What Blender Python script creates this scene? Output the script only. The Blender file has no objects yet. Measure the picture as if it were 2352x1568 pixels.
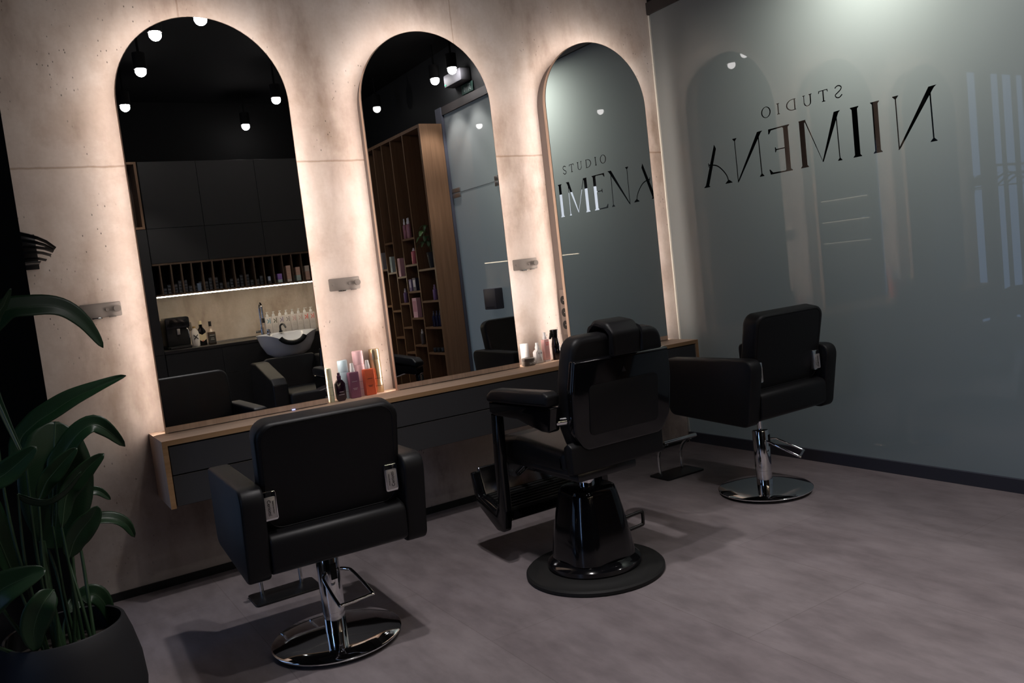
import bpy, bmesh, math, random
from mathutils import Vector, Matrix
from mathutils.geometry import delaunay_2d_cdt
SC = bpy.context.scene
COL = SC.collection
PI = math.pi
random.seed(7)

# ------------------------------------------------------------------ materials
def mat(name, col, rough=.5, metal=0., spec=.5, emit=None, es=0., trans=0., coat=0., ior=1.45, alpha=1.):
    m = bpy.data.materials.new(name); m.use_nodes = True
    b = m.node_tree.nodes['Principled BSDF']
    b.inputs['Base Color'].default_value = (*col, 1); b.inputs['Roughness'].default_value = rough
    b.inputs['Metallic'].default_value = metal; b.inputs['Specular IOR Level'].default_value = spec
    b.inputs['IOR'].default_value = ior; b.inputs['Transmission Weight'].default_value = trans
    b.inputs['Coat Weight'].default_value = coat; b.inputs['Coat Roughness'].default_value = .05
    if emit:
        b.inputs['Emission Color'].default_value = (*emit, 1); b.inputs['Emission Strength'].default_value = es
    return m
def nd(m, t, **kw):
    n = m.node_tree.nodes.new(t)
    for k, v in kw.items():
        if hasattr(n, k) and not k.startswith('i_'): setattr(n, k, v)
    return n
def lk(m, a, b): m.node_tree.links.new(a, b)
def ramp(m, fac, stops):
    r = nd(m, 'ShaderNodeValToRGB'); e = r.color_ramp.elements
    while len(e) < len(stops): e.new(.5)
    for el, (p, c) in zip(e, stops): el.position = p; el.color = (*c, 1) if len(c) == 3 else c
    lk(m, fac, r.inputs[0]); return r.outputs[0]
def noise(m, vec, scale, detail=4., rough=.55):
    n = nd(m, 'ShaderNodeTexNoise'); n.inputs['Scale'].default_value = scale
    n.inputs['Detail'].default_value = detail; n.inputs['Roughness'].default_value = rough
    lk(m, vec, n.inputs['Vector']); return n.outputs['Fac']
def mapping(m, scale=(1, 1, 1), rot=(0, 0, 0), loc=(0, 0, 0)):
    t = nd(m, 'ShaderNodeTexCoord'); p = nd(m, 'ShaderNodeMapping')
    p.inputs['Scale'].default_value = scale; p.inputs['Rotation'].default_value = rot; p.inputs['Location'].default_value = loc
    lk(m, t.outputs['Object'], p.inputs['Vector']); return p.outputs['Vector']
def mixc(m, mode, fac, a, b):
    n = nd(m, 'ShaderNodeMix'); n.data_type = 'RGBA'; n.blend_type = mode
    for s, v in ((0, fac), (6, a), (7, b)):
        if hasattr(v, 'links'): lk(m, v, n.inputs[s])
        else: n.inputs[s].default_value = v if s == 0 else (*v, 1)
    return n.outputs[2]
def bsdf(m): return m.node_tree.nodes['Principled BSDF']

def make_concrete():
    m = mat('concrete', (.5, .45, .4), .75, spec=.25); b = bsdf(m)
    v = mapping(m)
    big = noise(m, v, 1.5, 5, .6)
    c = ramp(m, big, [(.28, (.44, .38, .345)), (.44, (.55, .485, .44)), (.55, (.62, .56, .515)), (.68, (.68, .63, .595))])
    v2 = mapping(m, (1, 1, .35), loc=(3.1, 0, 1.7))
    c = mixc(m, 'MULTIPLY', .85, c, ramp(m, noise(m, v2, 3.2, 6, .62), [(.34, (.60, .53, .48)), (.46, (.90, .86, .83)), (.54, (1, .985, .97)), (.66, (1.08, 1.08, 1.09))]))
    # blotches with crisp borders like trowelled plaster
    c = mixc(m, 'MULTIPLY', .6, c, ramp(m, noise(m, mapping(m, loc=(7, 2, 3)), 2.3, 9, .60), [(.40, (.80, .75, .71)), (.475, (1, 1, 1)), (.58, (1, 1, 1)), (.64, (1.10, 1.11, 1.14))]))
    c = mixc(m, 'MULTIPLY', .18, c, ramp(m, noise(m, v, 60, 3, .5), [(.3, (.75, .73, .7)), (.6, (1, 1, 1))]))
    # pits : small dark pores grouped in patches
    vo = nd(m, 'ShaderNodeTexVoronoi'); vo.inputs['Scale'].default_value = 46; vo.inputs['Randomness'].default_value = 1
    lk(m, mapping(m, (1, 1, .55), rot=(0, .25, 0)), vo.inputs['Vector'])
    pit = ramp(m, vo.outputs['Distance'], [(.07, (0, 0, 0)), (.14, (1, 1, 1))])
    patch = ramp(m, noise(m, mapping(m, (1.3, 1, .6), loc=(2.35, 0, .35)), 2.0, 2, .5), [(.555, (1, 1, 1)), (.60, (0, 0, 0))])
    mx = mixc(m, 'LIGHTEN', 1., pit, patch)
    c = mixc(m, 'MULTIPLY', .72, c, mx)
    # board joints
    sep = nd(m, 'ShaderNodeSeparateXYZ'); lk(m, v, sep.inputs[0])
    wob = noise(m, v, 9, 3, .6)
    def line(sock, val, w, amp):
        a = nd(m, 'ShaderNodeMath', operation='MULTIPLY_ADD'); lk(m, wob, a.inputs[0]); a.inputs[1].default_value = amp; a.inputs[2].default_value = -val - amp * .5
        s = nd(m, 'ShaderNodeMath', operation='ADD'); lk(m, sock, s.inputs[0]); lk(m, a.outputs[0], s.inputs[1])
        ab = nd(m, 'ShaderNodeMath', operation='ABSOLUTE'); lk(m, s.outputs[0], ab.inputs[0])
        d = nd(m, 'ShaderNodeMath', operation='DIVIDE', use_clamp=True); lk(m, ab.outputs[0], d.inputs[0]); d.inputs[1].default_value = w
        return ramp(m, d.outputs[0], [(.25, (.6, .52, .44)), (1, (1, 1, 1))])
    c = mixc(m, 'MULTIPLY', .8, c, line(sep.outputs['Z'], 1.952, .007, .012))
    gt = nd(m, 'ShaderNodeMath', operation='GREATER_THAN'); lk(m, sep.outputs['Z'], gt.inputs[0]); gt.inputs[1].default_value = 1.952
    for x in (.498, 1.959):
        l = line(sep.outputs['X'], x, .006, .01)
        g = nd(m, 'ShaderNodeMath', operation='MULTIPLY'); lk(m, gt.outputs[0], g.inputs[0]); g.inputs[1].default_value = .6
        c = mixc(m, 'MULTIPLY', g.outputs[0], c, l)
    lk(m, c, b.inputs['Base Color'])
    bp = nd(m, 'ShaderNodeBump'); bp.inputs['Strength'].default_value = .25; bp.inputs['Distance'].default_value = .004
    lk(m, mixc(m, 'MULTIPLY', 1., mx, ramp(m, noise(m, v, 22, 6, .65), [(.2, (.5, .5, .5)), (.8, (1, 1, 1))])), bp.inputs['Height'])
    lk(m, bp.outputs[0], b.inputs['Normal'])
    return m

def make_floor():
    m = mat('vinyl_floor', (.2, .18, .18), .42, spec=.35); b = bsdf(m)
    v = mapping(m, (1.6, 1, 1), rot=(0, 0, .15))
    c = ramp(m, noise(m, v, 2.6, 6, .62), [(.28, (.178, .154, .160)), (.47, (.222, .194, .201)), (.6, (.250, .220, .228)), (.78, (.285, .252, .262))])
    c = mixc(m, 'MULTIPLY', .6, c, ramp(m, noise(m, mapping(m, (3.5, 1, 1)), 4.5, 5, .6), [(.36, (.74, .72, .73)), (.6, (1.04, 1.02, 1.02))]))
    br = nd(m, 'ShaderNodeTexBrick'); br.offset = .5
    lk(m, mapping(m, rot=(0, 0, PI / 2), loc=(.2, .35, 0)), br.inputs['Vector'])
    br.inputs['Color1'].default_value = (1, 1, 1, 1); br.inputs['Color2'].default_value = (.90, .885, .90, 1)
    br.inputs['Mortar'].default_value = (.72, .70, .70, 1); br.inputs['Scale'].default_value = 1
    br.inputs['Mortar Size'].default_value = .0018; br.inputs['Brick Width'].default_value = 1.22; br.inputs['Row Height'].default_value = .62
    c = mixc(m, 'MULTIPLY', .8, c, br.outputs['Color'])
    lk(m, c, b.inputs['Base Color'])
    rr = nd(m, 'ShaderNodeMapRange'); lk(m, noise(m, v, 6, 3), rr.inputs[0]); rr.inputs[3].default_value = .36; rr.inputs[4].default_value = .55
    lk(m, rr.outputs[0], b.inputs['Roughness'])
    return m

def make_wood(name, dark, light, axis='X', rough=.5):
    m = mat(name, light, rough, spec=.3); b = bsdf(m)
    sc = {'X': (.5, 9, 9), 'Y': (9, .5, 9), 'Z': (9, 9, .5)}[axis]
    v = mapping(m, sc)
    c = ramp(m, noise(m, v, 3.0, 6, .65), [(.3, dark), (.7, light)])
    sc2 = {'X': (1, 60, 60), 'Y': (60, 1, 60), 'Z': (60, 60, 1)}[axis]
    c = mixc(m, 'MULTIPLY', .35, c, ramp(m, noise(m, mapping(m, sc2), 1.5, 3, .5), [(.35, (.72, .68, .64)), (.6, (1, 1, 1))]))
    lk(m, c, b.inputs['Base Color']); return m

def make_leather():
    m = mat('black_leatherette', (.0065, .0065, .0075), .47, spec=.28); b = bsdf(m)
    vo = nd(m, 'ShaderNodeTexVoronoi'); vo.inputs['Scale'].default_value = 420
    lk(m, mapping(m), vo.inputs['Vector'])
    bp = nd(m, 'ShaderNodeBump'); bp.inputs['Strength'].default_value = .12; bp.inputs['Distance'].default_value = .001
    lk(m, vo.outputs['Distance'], bp.inputs['Height']); lk(m, bp.outputs[0], b.inputs['Normal'])
    return m

def glass_mix(name, base_nodes, ior, rough):
    """thin glazing: what lies under the glass, with a mirror-like surface reflection on top"""
    m = bpy.data.materials.new(name); m.use_nodes = True
    nt = m.node_tree; nt.nodes.clear()
    out = nt.nodes.new('ShaderNodeOutputMaterial'); mx = nt.nodes.new('ShaderNodeMixShader')
    fr = nt.nodes.new('ShaderNodeFresnel'); fr.inputs['IOR'].default_value = ior
    gl = nt.nodes.new('ShaderNodeBsdfGlossy'); gl.inputs['Roughness'].default_value = rough
    # the Fresnel node flips its ratio on back faces; use the geometric normal facing either way
    geo = nt.nodes.new('ShaderNodeNewGeometry')
    lw = nt.nodes.new('ShaderNodeLayerWeight'); lw.inputs['Blend'].default_value = .5
    pw = nt.nodes.new('ShaderNodeMath'); pw.operation = 'POWER'; nt.links.new(lw.outputs['Facing'], pw.inputs[0]); pw.inputs[1].default_value = 4.
    r0 = ((ior - 1) / (ior + 1)) ** 2
    ma = nt.nodes.new('ShaderNodeMath'); ma.operation = 'MULTIPLY_ADD'; nt.links.new(pw.outputs[0], ma.inputs[0])
    ma.inputs[1].default_value = 1 - r0; ma.inputs[2].default_value = r0
    nt.nodes.remove(fr); nt.nodes.remove(geo)
    nt.links.new(ma.outputs[0], mx.inputs[0]); nt.links.new(base_nodes(nt), mx.inputs[1]); nt.links.new(gl.outputs[0], mx.inputs[2])
    nt.links.new(mx.outputs[0], out.inputs[0])
    return m
def frosted_base(nt):
    t = nt.nodes.new('ShaderNodeBsdfTranslucent'); t.inputs['Color'].default_value = (.60, .665, .665, 1)
    d = nt.nodes.new('ShaderNodeBsdfDiffuse'); d.inputs['Color'].default_value = (.42, .45, .44, 1)
    x = nt.nodes.new('ShaderNodeMixShader'); x.inputs[0].default_value = .32
    nt.links.new(t.outputs[0], x.inputs[1]); nt.links.new(d.outputs[0], x.inputs[2]); return x.outputs[0]
def clear_base(nt):
    t = nt.nodes.new('ShaderNodeBsdfTransparent'); t.inputs['Color'].default_value = (.86, .89, .87, 1); return t.outputs[0]

M = {}
M['concrete'] = make_concrete(); M['floor'] = make_floor()
M['oak'] = make_wood('light_oak', (.64, .455, .335), (.76, .57, .435), 'X')
M['oak_v'] = make_wood('light_oak_upright', (.64, .455, .335), (.76, .57, .435), 'Z')
M['oak_edge_shaded'] = make_wood('shaded_oak_front', (.36, .205, .10), (.46, .28, .15), 'X')  # darker oak copy: the shade on the front edges is put into its colour
M['shelf_wood'] = make_wood('honey_oak', (.135, .074, .039), (.20, .115, .064), 'Z')
M['dark_wood'] = make_wood('walnut_niche', (.06, .035, .02), (.11, .07, .042), 'Z')
M['leather'] = make_leather()
M['gloss_black'] = mat('gloss_black_lacquer', (.004, .004, .005), .10, spec=.42, coat=.25)
M['satin_black'] = mat('satin_black_metal', (.010, .010, .011), .32, spec=.5)
M['matte_black'] = mat('matte_black_paint', (.006, .0065, .007), .6, spec=.25)
M['plate'] = mat('dark_polished_plate', (.30, .31, .33), .16, 1.)
M['rubber'] = mat('black_rubber', (.012, .012, .012), .62, spec=.3)
M['chrome'] = mat('polished_chrome', (.80, .81, .83), .06, 1.)
M['steel'] = mat('brushed_steel', (.45, .43, .41), .34, 1.)
M['hook'] = mat('satin_hook_steel', (.20, .18, .165), .5, .35)
M['mirror'] = mat('silvered_mirror', (.90, .91, .91), .0, 1.)
M['graphite'] = mat('graphite_front', (.046, .045, .048), .52, spec=.3)
M['cab'] = mat('anthracite_front', (.022, .0212, .020), .55, spec=.25)
M['worktop'] = mat('dark_worktop', (.022, .020, .019), .3, spec=.4)
M['boxpaint'] = mat('taupe_side_panel', (.15, .125, .115), .6, spec=.2)
M['led'] = mat('warm_led', (.8, .7, .6), .5, emit=(1., .865, .785), es=88.)
M['led_white'] = mat('neutral_led', (.9, .9, .9), .5, emit=(1., .83, .60), es=40.)
M['led_soft'] = mat('soft_shelf_led', (.9, .9, .9), .5, emit=(1., .88, .7), es=2.5)
M['lamp'] = mat('downlight_lens', (.9, .9, .9), .5, emit=(1., .94, .93), es=95.)
M['fixture'] = mat('fixture_black', (.004, .004, .004), .8, spec=.1)
M['blueled'] = mat('blue_indicator', (.2, .3, .8), .5, emit=(.25, .35, 1.), es=5.)
M['greenled'] = mat('green_indicator', (.05, .5, .2), .5, emit=(.05, 1., .35), es=1.2)
M['frosted'] = glass_mix('frosted_glass', frosted_base, 1.75, .012)
M['clear'] = glass_mix('clear_glass_letter', clear_base, 1.75, .0)
M['seal'] = mat('silicone_edge', (.62, .61, .55), .4)
M['base_grey'] = mat('blue_grey_skirting', (.060, .064, .085), .45)
M['base_black'] = mat('black_skirting', (.008, .008, .008), .6)
M['header'] = mat('dark_bronze_profile', (.028, .024, .023), .55)
M['ceiling'] = mat('black_ceiling', (.006, .006, .006), .9, spec=.1)
M['dark_wall'] = mat('dark_plaster', (.03, .03, .032), .8, spec=.1)
M['white_wall'] = mat('white_plaster', (.7, .7, .7), .8)
M['backsplash'] = M['concrete']
M['porcelain'] = mat('white_porcelain', (.75, .76, .78), .12, coat=.5)
M['white'] = mat('white_plastic', (.78, .78, .78), .35)
M['offwhite'] = mat('white_label', (.72, .70, .69), .45)
M['soil'] = mat('dark_soil', (.02, .015, .012), .9)
M['pot'] = mat('charcoal_pot', (.016, .016, .018), .6, spec=.3)
M['ink'] = mat('black_print', (.02, .02, .02), .5)
M['pale_print'] = mat('pale_print', (.6, .5, .55), .5)
M['gloss_dark'] = mat('dark_gloss_panel', (.004, .0045, .005), .16, spec=.5)
M['fin'] = mat('black_fin', (.004, .004, .004), .5, spec=.3)
def colour(name, c, rough=.35, **k):
    M[name] = mat(name, c, rough, **k); return M[name]
def make_leaf():
    m = mat('banana_leaf', (.012, .045, .018), .42, spec=.32); b = bsdf(m)
    w = nd(m, 'ShaderNodeTexWave'); w.wave_type = 'BANDS'; w.bands_direction = 'Y'
    t = nd(m, 'ShaderNodeTexCoord'); lk(m, t.outputs['UV'], w.inputs['Vector'])
    w.inputs['Scale'].default_value = 16; w.inputs['Distortion'].default_value = 1.2
    c = ramp(m, w.outputs['Fac'], [(0, (.007, .023, .009)), (1, (.0085, .028, .0105))])
    lk(m, c, b.inputs['Base Color'])
    bp = nd(m, 'ShaderNodeBump'); bp.inputs['Strength'].default_value = .05; bp.inputs['Distance'].default_value = .001
    lk(m, w.outputs['Fac'], bp.inputs['Height']); lk(m, bp.outputs[0], b.inputs['Normal']); return m
M['leaf'] = make_leaf()
M['stem'] = mat('leaf_stalk', (.020, .046, .020), .45)

# ------------------------------------------------------------------ mesh helpers
class MB:
    def __init__(s): s.bm = bmesh.new()
    def box(s, x0, x1, y0, y1, z0, z1, bev=0., seg=2, mtx=None):
        g = bmesh.ops.create_cube(s.bm, size=1.)['verts']
        bmesh.ops.scale(s.bm, vec=(x1 - x0, y1 - y0, z1 - z0), verts=g)
        bmesh.ops.translate(s.bm, vec=((x0 + x1) / 2, (y0 + y1) / 2, (z0 + z1) / 2), verts=g)
        if mtx: bmesh.ops.transform(s.bm, matrix=mtx, verts=g)
        if bev > 0:
            es = list({e for v in g for e in v.link_edges})
            bmesh.ops.bevel(s.bm, geom=es, offset=bev, segments=seg, profile=.5, affect='EDGES')
        return s
    def prism(s, pts, a, b, axis='X', bev=0., seg=2, capbev=None):
        """closed 2-D outline swept from a to b along an axis. X: pts=(y,z); Y: pts=(x,z); Z: pts=(x,y)"""
        def P(p, t): return {'X': (t, p[0], p[1]), 'Y': (p[0], t, p[1]), 'Z': (p[0], p[1], t)}[axis]
        va = [s.bm.verts.new(P(p, a)) for p in pts]; vb = [s.bm.verts.new(P(p, b)) for p in pts]
        n = len(pts); fa = s.bm.faces.new(va); fb = s.bm.faces.new(list(reversed(vb)))
        fs = [fa, fb]
        for i in range(n):
            fs.append(s.bm.faces.new((va[i], vb[i], vb[(i + 1) % n], va[(i + 1) % n])))
        bmesh.ops.recalc_face_normals(s.bm, faces=fs)
        if bev > 0:
            es = list(set(fa.edges) | set(fb.edges))
            bmesh.ops.bevel(s.bm, geom=es, offset=bev, segments=seg, profile=.5, affect='EDGES')
        return s
    def lathe(s, prof, c=(0, 0, 0), n=32, sx=1., sy=1., rot=None):
        rings = []
        for r, z in prof:
            if r < 1e-6: rings.append([s.bm.verts.new((c[0], c[1], c[2] + z))])
            else: rings.append([s.bm.verts.new((c[0] + sx * r * math.cos(2 * PI * i / n), c[1] + sy * r * math.sin(2 * PI * i / n), c[2] + z)) for i in range(n)])
        fs = []
        for A, B in zip(rings, rings[1:]):
            for i in range(n):
                j = (i + 1) % n
                if len(A) == 1 and len(B) == 1: continue
                if len(A) == 1: fs.append(s.bm.faces.new((A[0], B[i], B[j])))
                elif len(B) == 1: fs.append(s.bm.faces.new((A[i], A[j], B[0])))
                else: fs.append(s.bm.faces.new((A[i], A[j], B[j], B[i])))
        bmesh.ops.recalc_face_normals(s.bm, faces=fs)
        return s
    def tube(s, path, r, n=10, closed=False, flat=1.):
        P = [Vector(p) for p in path]; N = len(P)
        R = r if hasattr(r, '__len__') else [r] * N
        rings = []; up = Vector((0, 0, 1)); prev = None
        for i in range(N):
            a = P[i - 1] if (i > 0 or closed) else P[i]; b = P[(i + 1) % N] if (i < N - 1 or closed) else P[i]
            t = (b - a).normalized()
            if prev is None:
                ref = up if abs(t.z) < .9 else Vector((1, 0, 0)); u = t.cross(ref).normalized()
            else:
                u = (prev - t * prev.dot(t)).normalized()
            prev = u; w = t.cross(u)
            rings.append([s.bm.verts.new(P[i] + R[i] * (math.cos(2 * PI * k / n) * u + flat * math.sin(2 * PI * k / n) * w)) for k in range(n)])
        fs = []
        for i in range(N if closed else N - 1):
            A, B = rings[i], rings[(i + 1) % N]
            off = 0
            if closed and i == N - 1:
                off = min(range(n), key=lambda o: sum((A[k].co - B[(k + o) % n].co).length for k in range(n)))
            for k in range(n):
                fs.append(s.bm.faces.new((A[k], A[(k + 1) % n], B[(k + 1 + off) % n], B[(k + off) % n])))
        if not closed:
            fs.append(s.bm.faces.new(list(reversed(rings[0])))); fs.append(s.bm.faces.new(rings[-1]))
        bmesh.ops.recalc_face_normals(s.bm, faces=fs)
        return s
    def cyl(s, a, b, r, n=24, r2=None):
        return s.tube([a, b], [r, r if r2 is None else r2], n)
    def quadgrid(s, rows):
        vs = [[s.bm.verts.new(p) for p in row] for row in rows]
        for A, B in zip(vs, vs[1:]):
            for i in range(len(A) - 1): s.bm.faces.new((A[i], A[i + 1], B[i + 1], B[i]))
        return s
    def build(s, name, m, parent=None, smooth=True, ang=40, label=None, at=None):
        me = bpy.data.meshes.new(name); s.bm.normal_update(); s.bm.to_mesh(me); s.bm.free()
        me.materials.append(m)
        if smooth:
            for p in me.polygons: p.use_smooth = True
            try: me.set_sharp_from_angle(angle=math.radians(ang))
            except Exception: pass
        o = bpy.data.objects.new(name, me); COL.objects.link(o)
        if parent is not None: o.parent = parent
        if at: o.location = at
        if label: o['label'] = label
        return o
def thing(name, label, cat, loc=(0, 0, 0), rz=0., group=None):
    o = bpy.data.objects.new(name, None); COL.objects.link(o); o.empty_display_size = .05
    o.location = loc; o.rotation_euler = (0, 0, rz); o['label'] = label; o['category'] = cat
    if group: o['group'] = group
    return o
def tag(o, label, cat, group=None, kind=None):
    o['label'] = label; o['category'] = cat
    if group: o['group'] = group
    if kind: o['kind'] = kind
    return o
def struct(o): o['kind'] = 'structure'; return o
def sbox(name, m, *a, **k): return struct(MB().box(*a, **k).build(name, m, smooth=False))
def dup(root, loc, rz=None, label=None, mats=None):
    r = root.copy(); COL.objects.link(r); r.location = loc
    if rz is not None: r.rotation_euler = (0, 0, rz)
    if label: r['label'] = label
    for ch in list(root.children):
        c = ch.copy(); COL.objects.link(c); c.parent = r
        for g in list(ch.children):
            d = g.copy(); COL.objects.link(d); d.parent = c
    return r
def text_mesh(name, txt, size, m, parent, mtx, depth=.0004, label=None):
    cu = bpy.data.curves.new(name, 'FONT'); cu.body = txt; cu.size = size; cu.extrude = depth; cu.align_x = 'CENTER'; cu.align_y = 'CENTER'
    cu.resolution_u = 3
    t = bpy.data.objects.new('tmp', cu); COL.objects.link(t)
    dg = bpy.context.evaluated_depsgraph_get(); me = bpy.data.meshes.new_from_object(t.evaluated_get(dg))
    bpy.data.objects.remove(t); bpy.data.curves.remove(cu)
    me.transform(mtx); me.materials.clear(); me.materials.append(m); me.name = name
    o = bpy.data.objects.new(name, me); COL.objects.link(o); o.parent = parent
    if label: o['label'] = label
    return o
def arc(cx, cy, r, a0, a1, n): return [(cx + r * math.cos(math.radians(a0 + (a1 - a0) * i / n)), cy + r * math.sin(math.radians(a0 + (a1 - a0) * i / n))) for i in range(n + 1)]
def rrect(x0, x1, y0, y1, r, n=5):
    return arc(x1 - r, y0 + r, r, -90, 0, n) + arc(x1 - r, y1 - r, r, 0, 90, n) + arc(x0 + r, y1 - r, r, 90, 180, n) + arc(x0 + r, y0 + r, r, 180, 270, n)
def rpoly(pts, radii, n=5):
    out = []; N = len(pts)
    for i, p in enumerate(pts):
        p = Vector(p); a = Vector(pts[i - 1]); b = Vector(pts[(i + 1) % N]); r = radii[i] if hasattr(radii, '__len__') else radii
        if r <= 0: out.append(tuple(p)); continue
        u = (a - p).normalized(); v = (b - p).normalized(); h = u.angle(v) / 2
        d = min(r / math.tan(h), (a - p).length * .48, (b - p).length * .48)
        A = p + u * d; B = p + v * d
        for k in range(n + 1):
            t = k / n; out.append(tuple((1 - t) ** 2 * A + 2 * t * (1 - t) * p + t * t * B))
    return out
def smooth_path(pts, n=8, closed=False):
    P = [Vector(p) for p in pts]; out = []; N = len(P)
    rng = range(N if closed else N - 1)
    for i in rng:
        p0 = P[i - 1] if (i > 0 or closed) else P[i]; p1 = P[i]; p2 = P[(i + 1) % N]; p3 = P[(i + 2) % N] if (i + 2 < N or closed) else p2
        for k in range(n):
            t = k / n
            out.append(.5 * ((2 * p1) + (p2 - p0) * t + (2 * p0 - 5 * p1 + 4 * p2 - p3) * t * t + (3 * p1 - p0 - 3 * p2 + p3) * t ** 3))
    if not closed: out.append(P[-1])
    return out

# ------------------------------------------------------------------ dimensions (metres; the concrete wall is y = 0, the room lies at y < 0)
XG = 3.447            # glass partition
ZC = .728             # console top
ZCEIL = 3.42
YK = -4.66            # fronts of the kitchenette on the far wall
YB = -5.26            # its backsplash

# ------------------------------------------------------------------ setting
sbox('floor', M['floor'], -3.1, XG + .02, -5.4, .12, -.08, 0)
sbox('ceiling', M['ceiling'], -3.1, 6.2, -5.4, .9, ZCEIL, ZCEIL + .08)
sbox('wall_back', M['concrete'], -.30, XG + .012, 0, .12, 0, ZCEIL)
sbox('baseboard_back', M['base_black'], -.28, XG - .02, -.012, 0, 0, .036)
sbox('wall_front', M['ceiling'], -3.1, XG + .02, -5.40, YB - .001, 0, ZCEIL)
# left wall with one narrow slit of daylight
struct(MB().box(-3.1, -3., -5.4, -3.02, 0, ZCEIL).box(-3.1, -3., -2.66, -2.04, 0, ZCEIL).box(-3.1, -3., -1.97, .12, 0, ZCEIL).box(-3.1, -3., -3.02, -1.97, 2.5, ZCEIL).box(-3.1, -3., -3.02, -1.97, 0, .3).build('wall_left', M['dark_wall'], smooth=False))
M['daylight'] = mat('curtained_daylight', (.5, .55, .6), .6, emit=(.36, .57, 1.), es=1.0)
M['day_side'] = mat('side_daylight', (.5, .55, .6), .6, emit=(.34, .55, 1.), es=6.5)
M['slit'] = mat('slit_daylight', (.5, .55, .6), .6, emit=(.36, .57, 1.), es=.5)
struct(MB().box(-3.08, -3.06, -2.04, -1.97, .3, 2.5).build('window_1', M['slit'], smooth=False))
w5 = struct(MB().box(-3.08, -3.06, -3.02, -2.66, .3, 2.5).build('window_5', M['day_side'], smooth=False))
MB().box(-3.055, -3.0, -2.86, -2.82, .3, 2.5).build('mullion', M['matte_black'], w5, smooth=False)
t = thing('light_shelf', 'pale wall shelf unit with three glowing strips on the far left wall', 'shelf', (-3., -3.52, 0))
MB().box(.001, .02, -.39, .39, .75, 1.83).build('back_board', mat('pale_panel', (.5, .46, .4), .6), t, smooth=False)
for z in (1.18, 1.48, 1.785):
    b_ = MB().box(.0205, .20, -.39, .39, z, z + .022).build('shelf_board', mat('pale_board', (.45, .42, .38), .5), t, smooth=False)
    MB().box(.03, .04, -.37, .37, z - .006, z - .0005).build('light_strip', M['led_soft'], b_, smooth=False)
# daylight window with upright blinds beyond the end of the concrete, hidden from the front by the partition
struct(MB().box(-2.4, -.31, .09, .10, .12, 2.62).build('window_3', M['daylight'], smooth=False))
bl = thing('window_blind', 'dark upright blind slats before the blue window, reflected in the glass', 'blind', (-1.3, .06, .05))
for a, b_ in ((-.374, -.315), (-.797, -.556), (-.999, -.952), (-1.255, -1.19), (-1.50, -1.40), (-1.78, -1.70), (-2.05, -1.98), (-2.40, -2.28)):
    MB().box(a + 1.3, b_ + 1.3, -.012, .012, .07, 2.7, .004).build('slat', M['fin'], bl)
MB().box(-1.1, .985, -.02, .02, 2.7, 2.76).build('head_rail', M['fin'], bl)
struct(MB().box(-3.1, -.301, .10, .16, 0, ZCEIL).build('wall_back_end', M['dark_wall'], smooth=False))
rail = thing('garment_rail', 'black garment rail in front of the blue window, reflected in the glass', 'rail', (-.9, -.12, 1.74))
MB().tube([(-.75, 0, .012), (.46, 0, .0)], .012, 10).build('bar', M['satin_black'], rail)
for x in (-.74, .45): MB().tube([(x, 0, -.012), (x, 0, -1.74)], .012, 10).build('post', M['satin_black'], rail)
for k, x in enumerate((-.67, -.82, -.97, -1.16)):
    t = thing('coat_hanger', ['black coat hanger nearest the concrete wall end', 'second black coat hanger from the concrete wall end', 'third black coat hanger from the concrete wall end', 'black coat hanger farthest along the garment rail'][k], 'hanger', (x, -.12, 1.725), .5)
    MB().tube(smooth_path([(0, 0, .012), (.012, 0, .022), (.02, 0, .0), (0, 0, -.03), (0, 0, -.05)], 5), .0025, 6).build('hook', M['steel'], t)
    MB().tube(smooth_path([(-.20, 0, -.16), (-.12, 0, -.10), (0, 0, -.052), (.12, 0, -.10), (.20, 0, -.16)], 4), .009, 8).tube([(-.19, 0, -.162), (.19, 0, -.162)], .004, 6).build('shoulder_bar', M['fin'], t)

# glazed passage behind the partition
sbox('floor_passage', M['dark_wall'], XG + .02, 6.2, -5.4, .9, -.08, 0)
sbox('wall_passage_end', M['matte_black'], XG + .012, 6.2, .8, .9, 0, ZCEIL)
sbox('wall_passage_right', M['matte_black'], 6.1, 6.2, -5.4, .9, 0, ZCEIL)
sbox('wall_passage_front', M['matte_black'], XG + .02, 6.2, -5.4, -5.3, 0, ZCEIL)
sbox('wall_passage_left', M['matte_black'], XG + .02, XG + .12, -5.3, -3.30, 0, ZCEIL)

# ------------------------------------------------------------------ frosted partition with cut-out lettering
Z0, Z1 = 1.663, 1.918
def seg(a, b, wa, wb=None):
    a = Vector(a); b = Vector(b); wb = wa if wb is None else wb
    d = (b - a).normalized(); n = Vector((-d.y, d.x))
    return [tuple(a + n * wa / 2), tuple(a - n * wa / 2), tuple(b - n * wb / 2), tuple(b + n * wb / 2)]
def hseg(y0, z0, y1, z1, w0, w1=None):
    w1 = w0 if w1 is None else w1
    return [(y0 - w0 / 2, z0), (y0 + w0 / 2, z0), (y1 + w1 / 2, z1), (y1 - w1 / 2, z1)]
def foot(y, z, w, h, top=False, core=.008):
    s = -1 if top else 1
    return [(y - w / 2, z), (y + w / 2, z), (y + w / 2, z + s * .003), (y + core / 2, z + s * h), (y - core / 2, z + s * h), (y - w / 2, z + s * .003)]
LET = []
def big_n(y0, y1):   # y0 = first edge when read from behind, y1 = last
    T = .040
    return [hseg(y0 + .020, Z0, y0 + .024, Z1 - .02, .007), foot(y0 + .020, Z0, .034, .016, core=.007),
            [(y0 - .010, Z1 + .004), (y0 + .030, Z1 + .003), (y1 - .012, Z0 - .006), (y1 - .020, Z0 - .006), (y1 - .030, Z0 + .005), (y0 + .004, Z1 - .006)],
            hseg(y1 - .018, Z0, y1 - .016, Z1, .006), foot(y1 - .016, Z1, .032, .016, True, core=.006)]
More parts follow.
